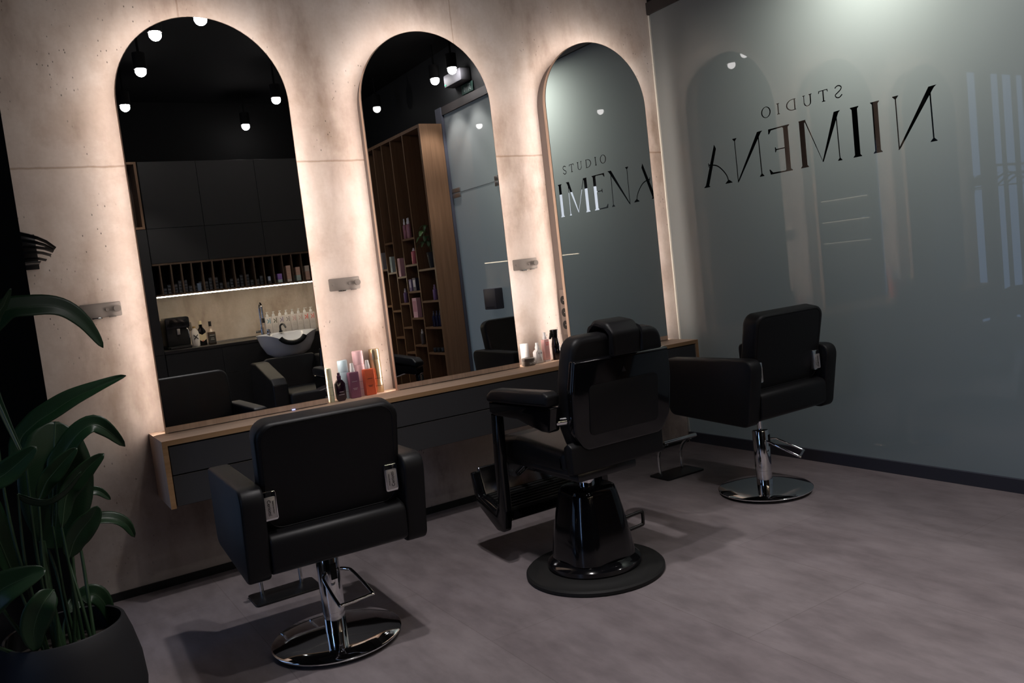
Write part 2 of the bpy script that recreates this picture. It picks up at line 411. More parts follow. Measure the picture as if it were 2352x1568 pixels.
def big_i(y, t=.032):
    return [hseg(y, Z0, y, Z1, t), foot(y, Z0, t + .018, .012, core=t), foot(y, Z1, t + .018, .012, True, core=t)]
LET.append(('N', big_n(-1.868, -1.652)))
LET.append(('I', big_i(-1.556))); LET.append(('I', big_i(-1.440)))
LET.append(('M', [hseg(-1.335, Z0, -1.331, Z1 - .03, .006), foot(-1.335, Z0, .026, .014, core=.006),
                  [(-1.357, Z1 + .003), (-1.318, Z1 + .002), (-1.226, Z0 + .012), (-1.234, Z0 + .012), (-1.345, Z1 - .008)],
                  [(-1.230, Z0 + .014), (-1.224, Z0 + .022), (-1.128, Z1), (-1.136, Z1)],
                  hseg(-1.112, Z0, -1.112, Z1, .034), foot(-1.112, Z0, .052, .012, core=.034), [(-1.14, Z1), (-1.092, Z1), (-1.096, Z1 - .008), (-1.128, Z1 - .02)]]))
LET.append(('E', [hseg(-1.003, Z0, -1.003, Z1, .032), foot(-1.003, Z0, .056, .012, core=.032), foot(-1.003, Z1, .056, .012, True, core=.032),
                  [(-1.0, Z1), (-.883, Z1), (-.881, Z1 - .028), (-.889, Z1 - .026), (-.902, Z1 - .009), (-1.0, Z1 - .006)],
                  [(-1.0, 1.799), (-.93, 1.799), (-.925, 1.810), (-.920, 1.810), (-.920, 1.782), (-.925, 1.782), (-.93, 1.793), (-1.0, 1.793)],
                  [(-1.0, Z0), (-.875, Z0), (-.868, Z0 + .030), (-.875, Z0 + .029), (-.893, Z0 + .010), (-1.0, Z0 + .006)]]))
LET.append(('N', big_n(-.832, -.612)))
cv = [tuple(p) for p in smooth_path([(-.556, Z0, 0), (-.545, Z0 + .045, 0), (-.515, Z0 + .085, 0), (-.478, Z0 + .116, 0), (-.438, Z0 + .130, 0), (-.405, Z0 + .134, 0)], 6)]
apoly = [foot(-.556, Z0, .056, .020, core=.009)]
for p, q in zip(cv, cv[1:]): apoly.append(seg(p[:2], q[:2], .0075))
apoly.append([(-.410, Z0 + .120), (-.404, Z0 + .120), (-.400, Z0 + .146), (-.406, Z0 + .146)])
apoly.append([(-.463, Z1 - .004), (-.476, Z1 - .032), (-.392, Z0 + .006), (-.362, Z0 + .006)])
apoly.append([(-.349, Z0), (-.402, Z0), (-.399, Z0 + .005), (-.388, Z0 + .014), (-.366, Z0 + .014), (-.352, Z0 + .005)])
LET.append(('A', apoly))
S0, S1 = 1.986, 2.047
def ring(yc, zc, ry, rz, a0, a1, t0, t1, n=14):
    out = []
    for i in range(n):
        a = math.radians(a0 + (a1 - a0) * i / n); b = math.radians(a0 + (a1 - a0) * (i + 1) / n)
        f = lambda q: (t0 + (t1 - t0) * abs(math.cos(q)))
        A = (yc + ry * math.cos(a), zc + rz * math.sin(a)); B = (yc + ry * math.cos(b), zc + rz * math.sin(b))
        A2 = (yc + (ry - f(a)) * math.cos(a), zc + (rz - f(a) * .8) * math.sin(a)); B2 = (yc + (ry - f(b)) * math.cos(b), zc + (rz - f(b) * .8) * math.sin(b))
        out.append([A, B, B2, A2])
    return out
sm = .5 * (S0 + S1); sh = S1 - S0
sp = [tuple(p) for p in smooth_path([(-1.336, S1 - .010, 0), (-1.347, S1 - .002, 0), (-1.362, S1 - .001, 0), (-1.375, S1 - .012, 0), (-1.368, sm + .006, 0), (-1.350, sm - .005, 0), (-1.336, S0 + .016, 0), (-1.343, S0 + .003, 0), (-1.360, S0, 0), (-1.377, S0 + .012, 0)], 5)]
LET.append(('S', [seg(p[:2], q[:2], .0062) for p, q in zip(sp, sp[1:])]))
LET.append(('T', [hseg(-1.263, S0, -1.263, S1, .0075), foot(-1.263, S0, .022, .006, core=.0075), [(-1.291, S1), (-1.235, S1), (-1.233, S1 - .014), (-1.237, S1 - .014), (-1.241, S1 - .004), (-1.285, S1 - .004), (-1.289, S1 - .014), (-1.293, S1 - .014)]]))
LET.append(('U', [hseg(-1.182, S0 + .018, -1.182, S1, .0075), foot(-1.182, S1, .020, .005, True, core=.0075), hseg(-1.140, S0 + .018, -1.140, S1, .0045), foot(-1.140, S1, .016, .005, True, core=.0045)] + ring(-1.1617, S0 + .020, .0238, .020, 180, 360, .004, .007)))
LET.append(('D', [hseg(-1.078, S0, -1.078, S1, .0075), foot(-1.078, S0, .016, .004, core=.0075), foot(-1.078, S1, .016, .004, True, core=.0075)] + ring(-1.064, sm, .044, sh / 2, -90, 90, .004, .008) + [[(-1.078, S1), (-1.060, S1), (-1.060, S1 - .004), (-1.078, S1 - .004)], [(-1.078, S0), (-1.060, S0), (-1.060, S0 + .004), (-1.078, S0 + .004)]]))
LET.append(('I', [hseg(-.965, S0, -.965, S1, .008), foot(-.965, S0, .020, .005, core=.008), foot(-.965, S1, .020, .005, True, core=.008)]))
LET.append(('O', ring(-.878, sm, .034, sh / 2 + .001, 0, 360, .004, .0078, 24)))

def inside(pt, poly):
    x, y = pt; c = False; n = len(poly)
    for i in range(n):
        x1, y1 = poly[i]; x2, y2 = poly[i - 1]
        if (y1 > y) != (y2 > y) and x < (x2 - x1) * (y - y1) / (y2 - y1) + x1: c = not c
    return c
def build_partition():
    verts = []; edges = []
    def loop(pts):
        b = len(verts)
        verts.extend(Vector(p) for p in pts); n = len(pts)
        edges.extend((b + i, b + (i + 1) % n) for i in range(n))
    loop([(-3.185, .068), (-.012, .068), (-.012, 2.84), (-3.185, 2.84)])
    for ch, polys in LET:
        for p in polys: loop(p)
    vo, eo, fo, *_ = delaunay_2d_cdt(verts, edges, [], 0, 1e-6)
    boxes = []
    for ch, polys in LET:
        ys = [q[0] for p in polys for q in p]; zs = [q[1] for p in polys for q in p]
        boxes.append((min(ys), max(ys), min(zs), max(zs)))
    film = MB(); lets = [MB() for _ in LET]; caches = [dict() for _ in range(len(LET) + 1)]
    for f in fo:
        cy = sum(vo[i].x for i in f) / len(f); cz = sum(vo[i].y for i in f) / len(f); k = -1
        for j, (ch, polys) in enumerate(LET):
            b = boxes[j]
            if b[0] <= cy <= b[1] and b[2] <= cz <= b[3] and any(inside((cy, cz), p) for p in polys): k = j; break
        mb = film if k < 0 else lets[k]; ca = caches[k]
        vs = []
        for i in f:
            if i not in ca: ca[i] = mb.bm.verts.new((XG, vo[i].x, vo[i].y))
            vs.append(ca[i])
        mb.bm.faces.new(list(reversed(vs)))
    part = struct(film.build('wall_right', M['frosted'], smooth=False))
    sign = thing('glass_sign', 'clear two-line serif lettering, reversed, in the frosted glass wall', 'sign', (XG, -1.1, Z0))
    for (ch, polys), mb in zip(LET, lets):
        for v in mb.bm.verts: v.co -= Vector((XG, -1.1, Z0))
        mb.build('letter', M['clear'], sign, smooth=False)
build_partition()
sbox('baseboard_right', M['base_grey'], XG - .012, XG + .02, -3.19, -.012, 0, .066)
sbox('trim_1', M['header'], XG - .02, XG + .05, -3.2, -.002, 2.84, 2.915)
sbox('wall_header', M['matte_black'], XG - .005, XG + .12, -5.3, .0, 2.915, ZCEIL)
sbox('trim_2', M['seal'], XG - .010, XG + .003, -.012, -.001, .066, 2.835)
sbox('trim_3', M['base_grey'], XG - .03, XG + .05, -3.30, -3.187, 0, 2.915)
# hardware on the glass
def clamp(y, label, w=.075):
    t = thing('glass_clamp', label, 'hinge', (XG + .0003, y, 2.09), 0, 'square clamps on the frosted glass')
    MB().box(-.014, -.0005, -w, w, .003, .045, .003).build('plate', M['steel'], t)
    MB().box(-.014, -.0005, -w, w, -.045, -.003, .003).build('plate', M['steel'], t)
clamp(-3.10, 'grey glass hinge clamp beside the dark frame, seen in the middle mirror')
clamp(-2.352, 'small grey glass clamp at the end of the pane joint, seen in the middle mirror', .03)
o = MB().box(XG - .003, XG - .0005, -3.025, -2.365, 2.0885, 2.0915).build('trim_4', M['header'], smooth=False); struct(o)
t = thing('towel_dispenser', 'grey paper towel dispenser mounted on the frosted glass', 'dispenser', (XG + .0008, -2.58, .965))
MB().box(-.085, -.001, -.105, .105, 0, .19, .008).build('housing', colour('dispenser_grey', (.06, .06, .075), .45), t)
MB().box(-.087, -.0855, -.07, .07, .02, .026).build('slot', M['matte_black'], t)
# passage lamp and the glowing panels that backlight the glass
t = thing('passage_lamp', 'bright ceiling lamp glowing through the top of the frosted glass', 'lamp', (3.86, -1.62, 2.86))
MB().lathe([(.0, ZCEIL - 2.86), (.012, ZCEIL - 2.86), (.012, .07), (.10, .06), (.10, .0), (.085, .0), (.085, .01)], n=32).build('housing', M['matte_black'], t)
M['passage'] = mat('passage_lens', (.9, .9, .85), .5, emit=(1., .99, .88), es=240.)
MB().lathe([(0, .008), (.084, .008)], n=32).build('diffuser', M['passage'], t)
M['panel_glow'] = mat('white_glow_panel', (.8, .8, .8), .6, emit=(.84, .87, 1.), es=1.0)
M['panel_glow_low'] = mat('blue_glow_panel', (.5, .6, .8), .6, emit=(.42, .68, 1.), es=1.15)
w2 = struct(MB().box(5.9, 5.93, -5.29, -4.08, .2, 2.2).build('glow_panel_white', M['panel_glow'], smooth=False))  # glowing panel standing in for a lit white wall beyond the letters
struct(MB().box(5.9, 5.93, -4.05, -2.9, .3, 1.5).build('glow_panel_low', M['panel_glow_low'], smooth=False))  # added blue glowing panel, out of sight, to tint the lower glass

# ------------------------------------------------------------------ wardrobe panel at the left edge
sbox('wall_partition', M['gloss_dark'], -2.9, -.301, -.72, -.66, 0, ZCEIL)
# black magazines in a rack fixed to its side
mags = thing('magazine_rack', 'black wall rack holding the fanned magazines at the left edge', 'rack', (-.288, -.09, 1.55))
MB().box(-.01, .06, .080, .0898, -.03, .12, .002).build('backplate', M['satin_black'], mags)
MB().box(-.10, .06, -.07, .0795, -.012, -.006, .001).build('tray', M['satin_black'], mags)
def magazine(z0, ln, drop, dip, y0, y1, label):
    rows = []
    for j in range(2):
        pass
    mb = MB(); n = 9
    top = []; 
    for s_, th in ((0, .006), (1, 0)):
        row = []
        for i in range(n):
            t_ = i / (n - 1)
            row.append((-.12 + (ln + .12) * t_, z0 + drop * max(0, t_ * 2 - 1) - dip * t_ ** 7 + th * (1 - .8 * t_)))
        top.append(row)
    outl = top[0] + list(reversed(top[1]))
    mb.prism([(x - .288, z + 0.) for x, z in outl], y0, y1, 'Y')
    o = mb.build('magazine', M['fin'], smooth=True, ang=30)
    tag(o, label, 'magazine', 'black magazines fanned in the wall rack')
magazine(1.665, .125, -.035, .035, -.17, -.05, 'topmost black magazine of the fanned stack, long and drooping')
magazine(1.640, .118, -.022, .030, -.16, -.04, 'second black magazine from the top of the fanned stack')
magazine(1.612, .116, -.010, .020, -.165, -.05, 'middle black magazine of the fanned stack at the left edge')
magazine(1.588, .105, -.002, .018, -.16, -.04, 'second black magazine from the bottom of the fanned stack')
magazine(1.562, .085, .000, .014, -.165, -.05, 'lowest and shortest black magazine of the fanned stack')

# ------------------------------------------------------------------ arched mirrors
MX = [.5413, 1.6885, 2.836]
ZAP = 2.5986; HW = .385; ZS = ZAP - HW
def arch(hw, z0, n=40, inset=0.):
    pts = [(-hw, z0), (hw, z0)]
    for i in range(n + 1):
        a = PI * i / n; pts.append((hw * math.cos(a), ZS + hw * math.sin(a)))
    return pts
def make_mirror(x, label):
    t = thing('arched_mirror', label, 'mirror', (x, 0, ZC), 0, 'tall arched mirrors along the concrete wall')
    sh = lambda pts: [(a, b - ZC) for a, b in pts]
    MB().prism(sh(arch(HW, ZC + .001)), -.129, -.104, 'Y').build('frame', M['oak_v'], t, ang=30)
    MB().prism(sh(arch(HW - .0025, ZC + .030)), -.1305, -.1292, 'Y').build('mirror_glass', M['mirror'], t, ang=30)
    MB().prism(sh(arch(HW - .030, ZC + .001)), -.1035, -.001, 'Y').build('backing_box', M['boxpaint'], t, ang=30)
    # led tape in a tilted profile on the back of the board, all round, out of sight behind its overhang
    def ringpath(off): 
        p = arch(HW - off, ZC + .02)
        return [(HW - off, ZC + .02)] + p[2:] + [(-HW + off, ZC + .02)]
    A_, B_, C_ = ringpath(.020), ringpath(.011), ringpath(.0135)
    led = MB(); hs = MB(); pl = ph = None
    for (ax, az), (bx, bz), (cx, cz) in zip(A_, B_, C_):
        cl = [led.bm.verts.new((bx, -.1038, bz - ZC)), led.bm.verts.new((cx, -.0980, cz - ZC))]
        ch_ = [hs.bm.verts.new((cx, -.0978, cz - ZC)), hs.bm.verts.new((ax, -.1036, az - ZC))]
        if pl:
            led.bm.faces.new((pl[0], cl[0], cl[1], pl[1])); hs.bm.faces.new((ph[0], ch_[0], ch_[1], ph[1]))
        pl, ph = cl, ch_
    bmesh.ops.recalc_face_normals(led.bm, faces=led.bm.faces[:])
    led.build('led_strip', M['led'], t, smooth=False); hs.build('led_profile', M['matte_black'], t, smooth=False)
    MB().box(-HW + .01, HW - .01, -.1300, -.1288, .0012, .0032).build('shadow_gap', M['ink'], t, smooth=False)
    return t
m1 = make_mirror(MX[0], 'left arched mirror reflecting the dark kitchenette and wash basin')
m2 = make_mirror(MX[1], 'middle arched mirror reflecting the tall wooden product shelf')
m3 = make_mirror(MX[2], 'right arched mirror reflecting the frosted glass and its lettering')
MB().box(.196, .212, -.1312, -.1300, .0015, .0045, .0005).build('indicator_light', M['blueled'], m1, label='tiny blue glowing light')
# socket strip on the side of the right mirror box
sx = MX[2] - HW + .030
t = thing('socket_strip', 'taupe strip of three power sockets on the right mirror side', 'socket', (sx, -.066, .865))
MB().box(-.008, -.0005, -.036, .036, 0, .275, .003).build('faceplate', mat('socket_taupe', (.17, .14, .125), .5), t)
for k in range(3):
    z = .06 + .075 * k
    a = MB().lathe([(.0, .0), (.024, .0), (.026, .002), (.026, .0035), (.0, .0035)], n=24)
    bmesh.ops.rotate(a.bm, verts=a.bm.verts[:], cent=(0, 0, 0), matrix=Matrix.Rotation(-PI / 2, 3, 'Y'))
    bmesh.ops.translate(a.bm, verts=a.bm.verts[:], vec=(-.0085, 0, z))
    so = a.build('outlet', M['matte_black'], t)
    MB().cyl((-.0135, -.006, z), (-.0085, -.006, z), .0035, 10).build('contact', M['chrome'], so)

# ------------------------------------------------------------------ floating console
CL, CR, CD, CB = .101, 3.262, .354, .4327
t = thing('wall_console', 'floating oak console with dark drawer fronts running under the mirrors', 'console', ((CL + CR) / 2, 0, ZC))
ox = (CL + CR) / 2
def lb(x0, x1, y0, y1, z0, z1, **k): return MB().box(x0 - ox, x1 - ox, y0, y1, z0 - ZC, z1 - ZC, **k)
lb(CL, CR, -CD + .001, -.001, ZC - .022, ZC).build('top', M['oak'], t, smooth=False)
lb(CL, CR, -CD, -CD + .001, ZC - .022, ZC).build('front_edge', M['oak_edge_shaded'], t, smooth=False)
for x0, n_ in ((CL, 'side_panel'), (CR - .022, 'side_panel')):
    sp_ = lb(x0, x0 + .022, -CD + .001, -.001, CB, ZC - .022).build(n_, M['oak_v'], t, smooth=False)
    lb(x0, x0 + .022, -CD, -CD + .001, CB, ZC - .022).build('front_edge', M['oak_edge_shaded'], sp_, smooth=False)
lb(CL + .022, CR - .022, -.330, -.001, CB + .012, ZC - .022).build('carcass', M['matte_black'], t, smooth=False)
lb(CL + .026, CR - .026, -CD + .004, -.331, CB + .143, ZC - .028, bev=.001, seg=1).build('drawer_front', M['graphite'], t)
lb(CL + .026, CR - .026, -CD + .004, -.331, CB + .006, CB + .137, bev=.0015, seg=1).build('drawer_front', M['graphite'], t)
lb(CL + .026, CR - .026, -CD + .0035, -CD + .006, CB + .1365, CB + .1385).build('grip_rail', M['steel'], t, smooth=False)

# ------------------------------------------------------------------ hair-dryer hook plates
def hook_plate(x, label):
    t = thing('hook_plate', label, 'hook', (x, -.0002, 1.315), 0, 'brushed steel tool holders on the concrete wall')
    MB().prism(rrect(-.084, .084, -.032, .032, .006), -.006, 0, 'Y', .001).build('plate', M['hook'], t)
    for px in (-.062, .026):
        MB().cyl((px, -.006, .0), (px, -.012, .0), .0075, 16).build('peg', M['hook'], t)
    MB().cyl((.066, -.006, .002), (.066, -.016, .002), .008, 16).cyl((.066, -.016, .002), (.066, -.025, .002), .0155, 24).build('knob', M['hook'], t)
    a = MB().box(-.042, .0, -.022, -.002, -.038, -.032, .002)
    a.build('clear_holder', M['chrome'], t)
    MB().box(.03, .058, -.018, -.002, -.036, -.030, .001).build('lip', M['hook'], t)
hook_plate(-.017, 'steel hook plate behind the plant, left of the left mirror')
hook_plate(1.136, 'steel hook plate between the left and middle mirrors')
hook_plate(2.268, 'steel hook plate between the middle and right mirrors')

# ------------------------------------------------------------------ hair products on the console
def lines(t, m, w, ys, zs, x=0.):
    for z, ww in zs:
        MB().box(x - ww / 2, x + ww / 2, ys - .0006, ys, z, z + .0022).build('print', m, t, smooth=False)
def can(x, y, r, h, c, label, capfrac=.3, metal=0., rough=.35, seam=True):
    t = thing('spray_can', label, 'can', (x, y, ZC), 0)
    m = mat('can_colour', c, rough, metal)
    zc = h * (1 - capfrac)
    MB().lathe([(0, 0), (r - .001, 0), (r, .002), (r, zc - .004), (r - .002, zc)], n=32).build('body', m, t)
    MB().lathe([(r - .002, zc), (r - .0004, zc + .001), (r - .0004, h - .004), (r - .003, h), (0, h)], n=32).build('cap', m, t)
    for z, hh in ((.036, .002), (.075, .002)):
        MB().lathe([(r + .0003, z), (r + .0003, z + hh)], n=32).build('print_band', M['ink'] if metal else mat('print_tint', tuple(v * .55 for v in c), .5), t)
    return t
can(.953, -.100, .0155, .172, (.80, .82, .60), 'pale yellow slim can, leftmost of the products between the first mirrors', .36)
can(1.048, -.055, .0265, .198, (.50, .66, .74), 'pale blue tall spray can behind the dark plum bottle')
can(1.137, -.050, .0285, .234, (.86, .55, .58), 'pink tall spray can behind the purple spray bottle')
can(1.232, -.045, .0285, .230, (.72, .55, .33), 'metallic gold spray can, tallest at right behind the orange bottle', .24, .85, .28)
def spray_bottle(x, y, w, d, h, c, label, mprint):
    t = thing('spray_bottle', label, 'bottle', (x, y, ZC), 0)
    MB().prism(rrect(-w / 2, w / 2, -d / 2, d / 2, .006), 0, h, 'Z', .004).build('body', mat('bottle_colour', c, .38), t)
    MB().lathe([(.0125, h + .0005), (.0125, h + .018), (.011, h + .020), (.009, h + .040), (.0085, h + .046), (0, h + .046)], n=24).build('pump_cap', M['white'], t)
    for z, ww in ((.085, .028), (.050, .026), (.044, .018)):
        MB().box(-ww / 2 - .002, ww / 2 - .002, -d / 2 - .0005, -d / 2 - .0001, z, z + .0022).build('print', mprint, t, smooth=False)
    return t
spray_bottle(1.080, -.100, .053, .038, .134, (.235, .085, .150), 'purple rectangular spray bottle with white pump', M['pale_print'])
spray_bottle(1.167, -.092, .056, .040, .136, (.86, .16, .065), 'orange rectangular spray bottle with white pump', M['ink'])
t = thing('oil_bottle', 'dark plum faceted oil bottle with plum pump cap', 'bottle', (.997, -.120, ZC))
MB().prism([(-.014, 0), (.014, 0), (.0255, .014), (.0255, .088), (.012, .108), (-.012, .108), (-.0255, .088), (-.0255, .014)], -.0135, .0135, 'Y', .003).build('body', mat('plum_glass', (.022, .008, .018), .10, coat=.4), t)
MB().lathe([(.0105, .1085), (.0105, .128), (.0075, .130), (.007, .144), (0, .144)], n=20).build('pump_cap', mat('plum_cap', (.09, .035, .075), .3), t)
for z, ww in ((.046, .022), (.032, .028)): MB().box(-ww / 2, ww / 2, -.0142, -.0138, z, z + .0022).build('print', M['pale_print'], t, smooth=False)
# second group
def Tm(x, y, z): return Matrix.Translation((x, y, z)) @ Matrix.Rotation(PI / 2, 4, 'X')
t = thing('wax_jar', 'grey round styling jar with EXTRA lettering', 'jar', (2.150, -.105, ZC))
MB().lathe([(0, 0), (.036, 0), (.0385, .003), (.0385, .024), (.037, .026)], n=40).build('body', mat('jar_grey', (.13, .115, .10), .4), t)
MB().lathe([(.0385, .0265), (.039, .028), (.039, .042), (.036, .044), (0, .044)], n=40).build('lid', mat('lid_grey', (.10, .09, .085), .3, coat=.2), t)
text_mesh('lettering', 'EXTRA', .0135, M['white'], t, Tm(.004, -.0388, .014), label='white EXTRA lettering')
t = thing('canister', 'white cylindrical tub behind the grey jar', 'tub', (2.172, -.042, ZC))
MB().lathe([(0, 0), (.025, 0), (.026, .002), (.026, .074), (.025, .0745)], n=32).build('body', M['white'], t)
MB().lathe([(.025, .075), (.0255, .0755), (.0255, .122), (.024, .124), (0, .124)], n=32).build('lid', M['white'], t)
t = thing('spray_bottle', 'small white spray bottle with shoulders, right beside the grey jar', 'bottle', (2.230, -.090, ZC))
MB().prism(rpoly([(-.024, 0), (.024, 0), (.024, .068), (.012, .080), (-.012, .080), (-.024, .068)], [.003, .003, .008, .004, .004, .008]), -.018, .018, 'Y', .005).build('body', M['offwhite'], t)
MB().lathe([(.0135, .0805), (.0135, .098), (.0095, .104), (.0085, .122), (0, .123)], n=24).build('pump_cap', M['white'], t)
text_mesh('lettering', 'K18', .016, M['ink'], t, Tm(.006, -.0186, .060), label='bold black lettering')
for z, ww in ((.034, .020), (.028, .020), (.022, .018), (.016, .020)): MB().box(.005 - ww / 2, .005 + ww / 2, -.0185, -.0181, z, z + .0012).build('print', mat('faint_print', (.4, .38, .38), .5), t, smooth=False)
t = thing('mist_bottle', 'clear bottle of pink hair mist with white pump', 'bottle', (2.297, -.080, ZC))
M['pinkglass'] = mat('pink_liquid', (.88, .52, .50), .12, trans=.0, coat=.5)
MB().prism(rrect(-.0205, .0205, -.0165, .0165, .006), .011, .132, 'Z', .003).build('body', M['pinkglass'], t)
MB().prism(rrect(-.0205, .0205, -.0165, .0165, .006), 0, .0105, 'Z', .002).build('base', mat('clear_base', (.85, .76, .74), .1), t)
MB().lathe([(.0125, .1325), (.0125, .148), (.009, .152), (.008, .174), (0, .175)], n=24).build('pump_cap', M['white'], t)
text_mesh('lettering', 'ROSE', .011, mat('red_print', (.80, .10, .11), .4), t, Tm(.004, -.0171, .112), label='red lettering')
text_mesh('lettering', 'MIST', .011, mat('red_print', (.80, .10, .11), .4), t, Tm(.004, -.0171, .100), label='red lettering')
t = thing('trigger_spray', 'glossy black continuous spray bottle with trigger, nearest the right mirror', 'bottle', (2.377, -.072, ZC))
MB().lathe([(0, 0), (.024, 0), (.0255, .003), (.0255, .085), (.024, .0875)], n=32).build('body', M['gloss_black'], t)
MB().lathe([(.0245, .088), (.0245, .096), (.020, .120), (.0185, .140), (.0215, .166), (.0225, .178), (.0215, .1815), (0, .1825)], n=32).build('spray_head', M['gloss_black'], t)
MB().box(-.030, -.015, -.008, .008, .160, .1815, .004).prism(rpoly([(-.032, .166), (-.018, .166), (-.020, .145), (-.034, .126), (-.042, .129), (-.036, .148)], .003), -.006, .006, 'Y', .002).build('trigger', M['satin_black'], t)

# ------------------------------------------------------------------ salon chairs
def chair_base(t, lever_ang):
    MB().lathe([(0, .014), (.21, .014), (.236, .016), (.238, .021), (.232, .025), (.16, .032), (.06, .040), (.0, .041)], n=64).build('base_disc', M['chrome'], t)
    for k in range(6):
        a = 2 * PI * k / 6 + .3
        MB().cyl((.2 * math.cos(a), .2 * math.sin(a), 0), (.2 * math.cos(a), .2 * math.sin(a), .0138), .012, 14).build('foot', M['rubber'], t)
    MB().lathe([(.040, .0405), (.040, .115), (.0415, .116), (.0415, .322), (.040, .326), (.034, .328), (0, .328)], n=40).build('column', M['chrome'], t)
    c, s = math.cos(lever_ang), math.sin(lever_ang)
    L = lambda u, v, z: (c * u - s * v, s * u + c * v, z)
    path = [L(.036, .030, .270), L(.055, .046, .268), L(.08, .058, .258), L(.185, .066, .205), L(.194, .054, .200), L(.194, -.054, .200), L(.185, -.066, .205), L(.08, -.058, .258), L(.055, -.046, .268), L(.036, -.030, .270)]
    MB().tube(smooth_path(path, 4), .0062, 10).build('pump_lever', M['chrome'], t)
    MB().box(-.045, -.030, -.012, .012, .24, .30, .002, mtx=Matrix.Rotation(lever_ang + PI, 4, 'Z')).build('lever_slot', M['matte_black'], t)
def salon_chair(x, y, rz, dz, lever, label):
    t = thing('styling_chair', label, 'chair', (x, y, 0), rz, 'black hydraulic styling chairs')
    chair_base(t, lever)
    MB().lathe([(.014, .3285), (.014, .352 + dz)], n=20).build('piston', M['chrome'], t)
    MB().prism(rrect(-.11, .11, -.11, .11, .02), .350 + dz, .366 + dz, 'Z', .002).build('swivel_plate', M['satin_black'], t)
    for s in (-1, 1):
        prof = rpoly([(-.272, .681 + dz), (.322, .676 + dz), (.318, .380 + dz), (-.215, .352 + dz)], [.060, .035, .05, .045], 7)
        a, b = sorted((s * .242, s * .320))
        MB().prism(prof, a, b, 'X', .010, 3).build('armrest', M['leather'], t)
    # seat with the rolled rear edge that shows below the backrest
    MB().prism(rpoly([(-.243, .505 + dz), (-.13, .525 + dz), (.28, .515 + dz), (.305, .44 + dz), (.27, .372 + dz), (-.19, .366 + dz), (-.235, .385 + dz)], [.035, .03, .05, .04, .03, .02, .03], 5), -.2405, .2405, 'X', .008, 3).build('seat', M['leather'], t)
    # backrest: rounded slab, reclined
    prof = rrect(-.246, .252, 0, .380, .055, 7)
    mb = MB().prism(prof, -.045, .045, 'Y', .018, 4)
    for v in mb.bm.verts:
        if v.co.z < .17:
            k = (.17 - v.co.z) / .17; v.co.x *= 1 - .035 * k
    bmesh.ops.transform(mb.bm, matrix=Matrix.Translation((0, -.142, .512 + dz)) @ Matrix.Rotation(math.radians(11), 4, 'X'), verts=mb.bm.verts[:])
    bk = mb.build('backrest', M['leather'], t)
    pts = [(p[0] * .995, -.047, p[1]) for p in rrect(-.246, .246, .002, .383, .055, 7)]
    R = Matrix.Translation((0, -.142, .512 + dz)) @ Matrix.Rotation(math.radians(11), 4, 'X')
    MB().tube([R @ Vector((p[0] * .93, -.0445, .012 + p[2] * .94)) for p in pts], .0022, 6, closed=True).build('seam', M['leather'], bk)
    for s in (-1, 1):
        cx = .207 if s > 0 else -.221
        p = MB().prism(rrect(cx - .025, cx + .025, .555 + dz, .655 + dz, .008), -.222, -.198, 'Y', .004).build('hinge_plate', M['chrome'], t, label='chrome hinge cover with raised maker name')
        MB().box(cx - .020, cx + .020, -.2245, -.2222, .562 + dz, .634 + dz, .003).build('name_panel', mat('satin_name_plate', (.50, .48, .48), .4, .7), p)
        rot = Matrix.Rotation(s * -PI / 2, 4, 'Y')
        text_mesh('lettering', 'Ceriotti', .0165, M['matte_black'], p, Matrix.Translation((cx + s * .003, -.2248, .599 + dz)) @ rot @ Matrix.Rotation(PI / 2, 4, 'X'), label='dark raised lettering')
        text_mesh('lettering', 'MADE IN ITALY', .0062, M['matte_black'], p, Matrix.Translation((cx - s * .010, -.2248, .599 + dz)) @ rot @ Matrix.Rotation(PI / 2, 4, 'X'), label='small dark lettering')
    return t
salon_chair(.484, -1.189, -.038, 0., math.radians(-80), 'black styling chair at left, back turned, in front of the left mirror')
salon_chair(2.82, -1.19, .010, .061, math.radians(-60), 'black styling chair at right beside the frosted glass wall')
def footrest(x, y, label):
    t = thing('footrest', label, 'footrest', (x, y, 0), 0, 'free-standing chrome footrests')
    MB().prism(rrect(-.144, .144, -.082, .082, .016), 0, .010, 'Z', .002).build('floor_plate', M['satin_black'], t)
    for s in (-1, 1):
        MB().tube(smooth_path([(s * .088, .046, .0105), (s * .088, .050, .09), (s * .090, .030, .15), (s * .092, -.02, .195), (s * .092, -.045, .203)], 6), .0095, 12).build('leg', M['chrome'], t)
    MB().tube([(-.125, -.05, .212), (.125, -.05, .212)], .013, 14).build('foot_bar', M['chrome'], t)
footrest(.480, -.545, 'chrome footrest on a black plate under the left styling chair')
footrest(2.805, -.548, 'chrome footrest on a black plate beside the right styling chair')

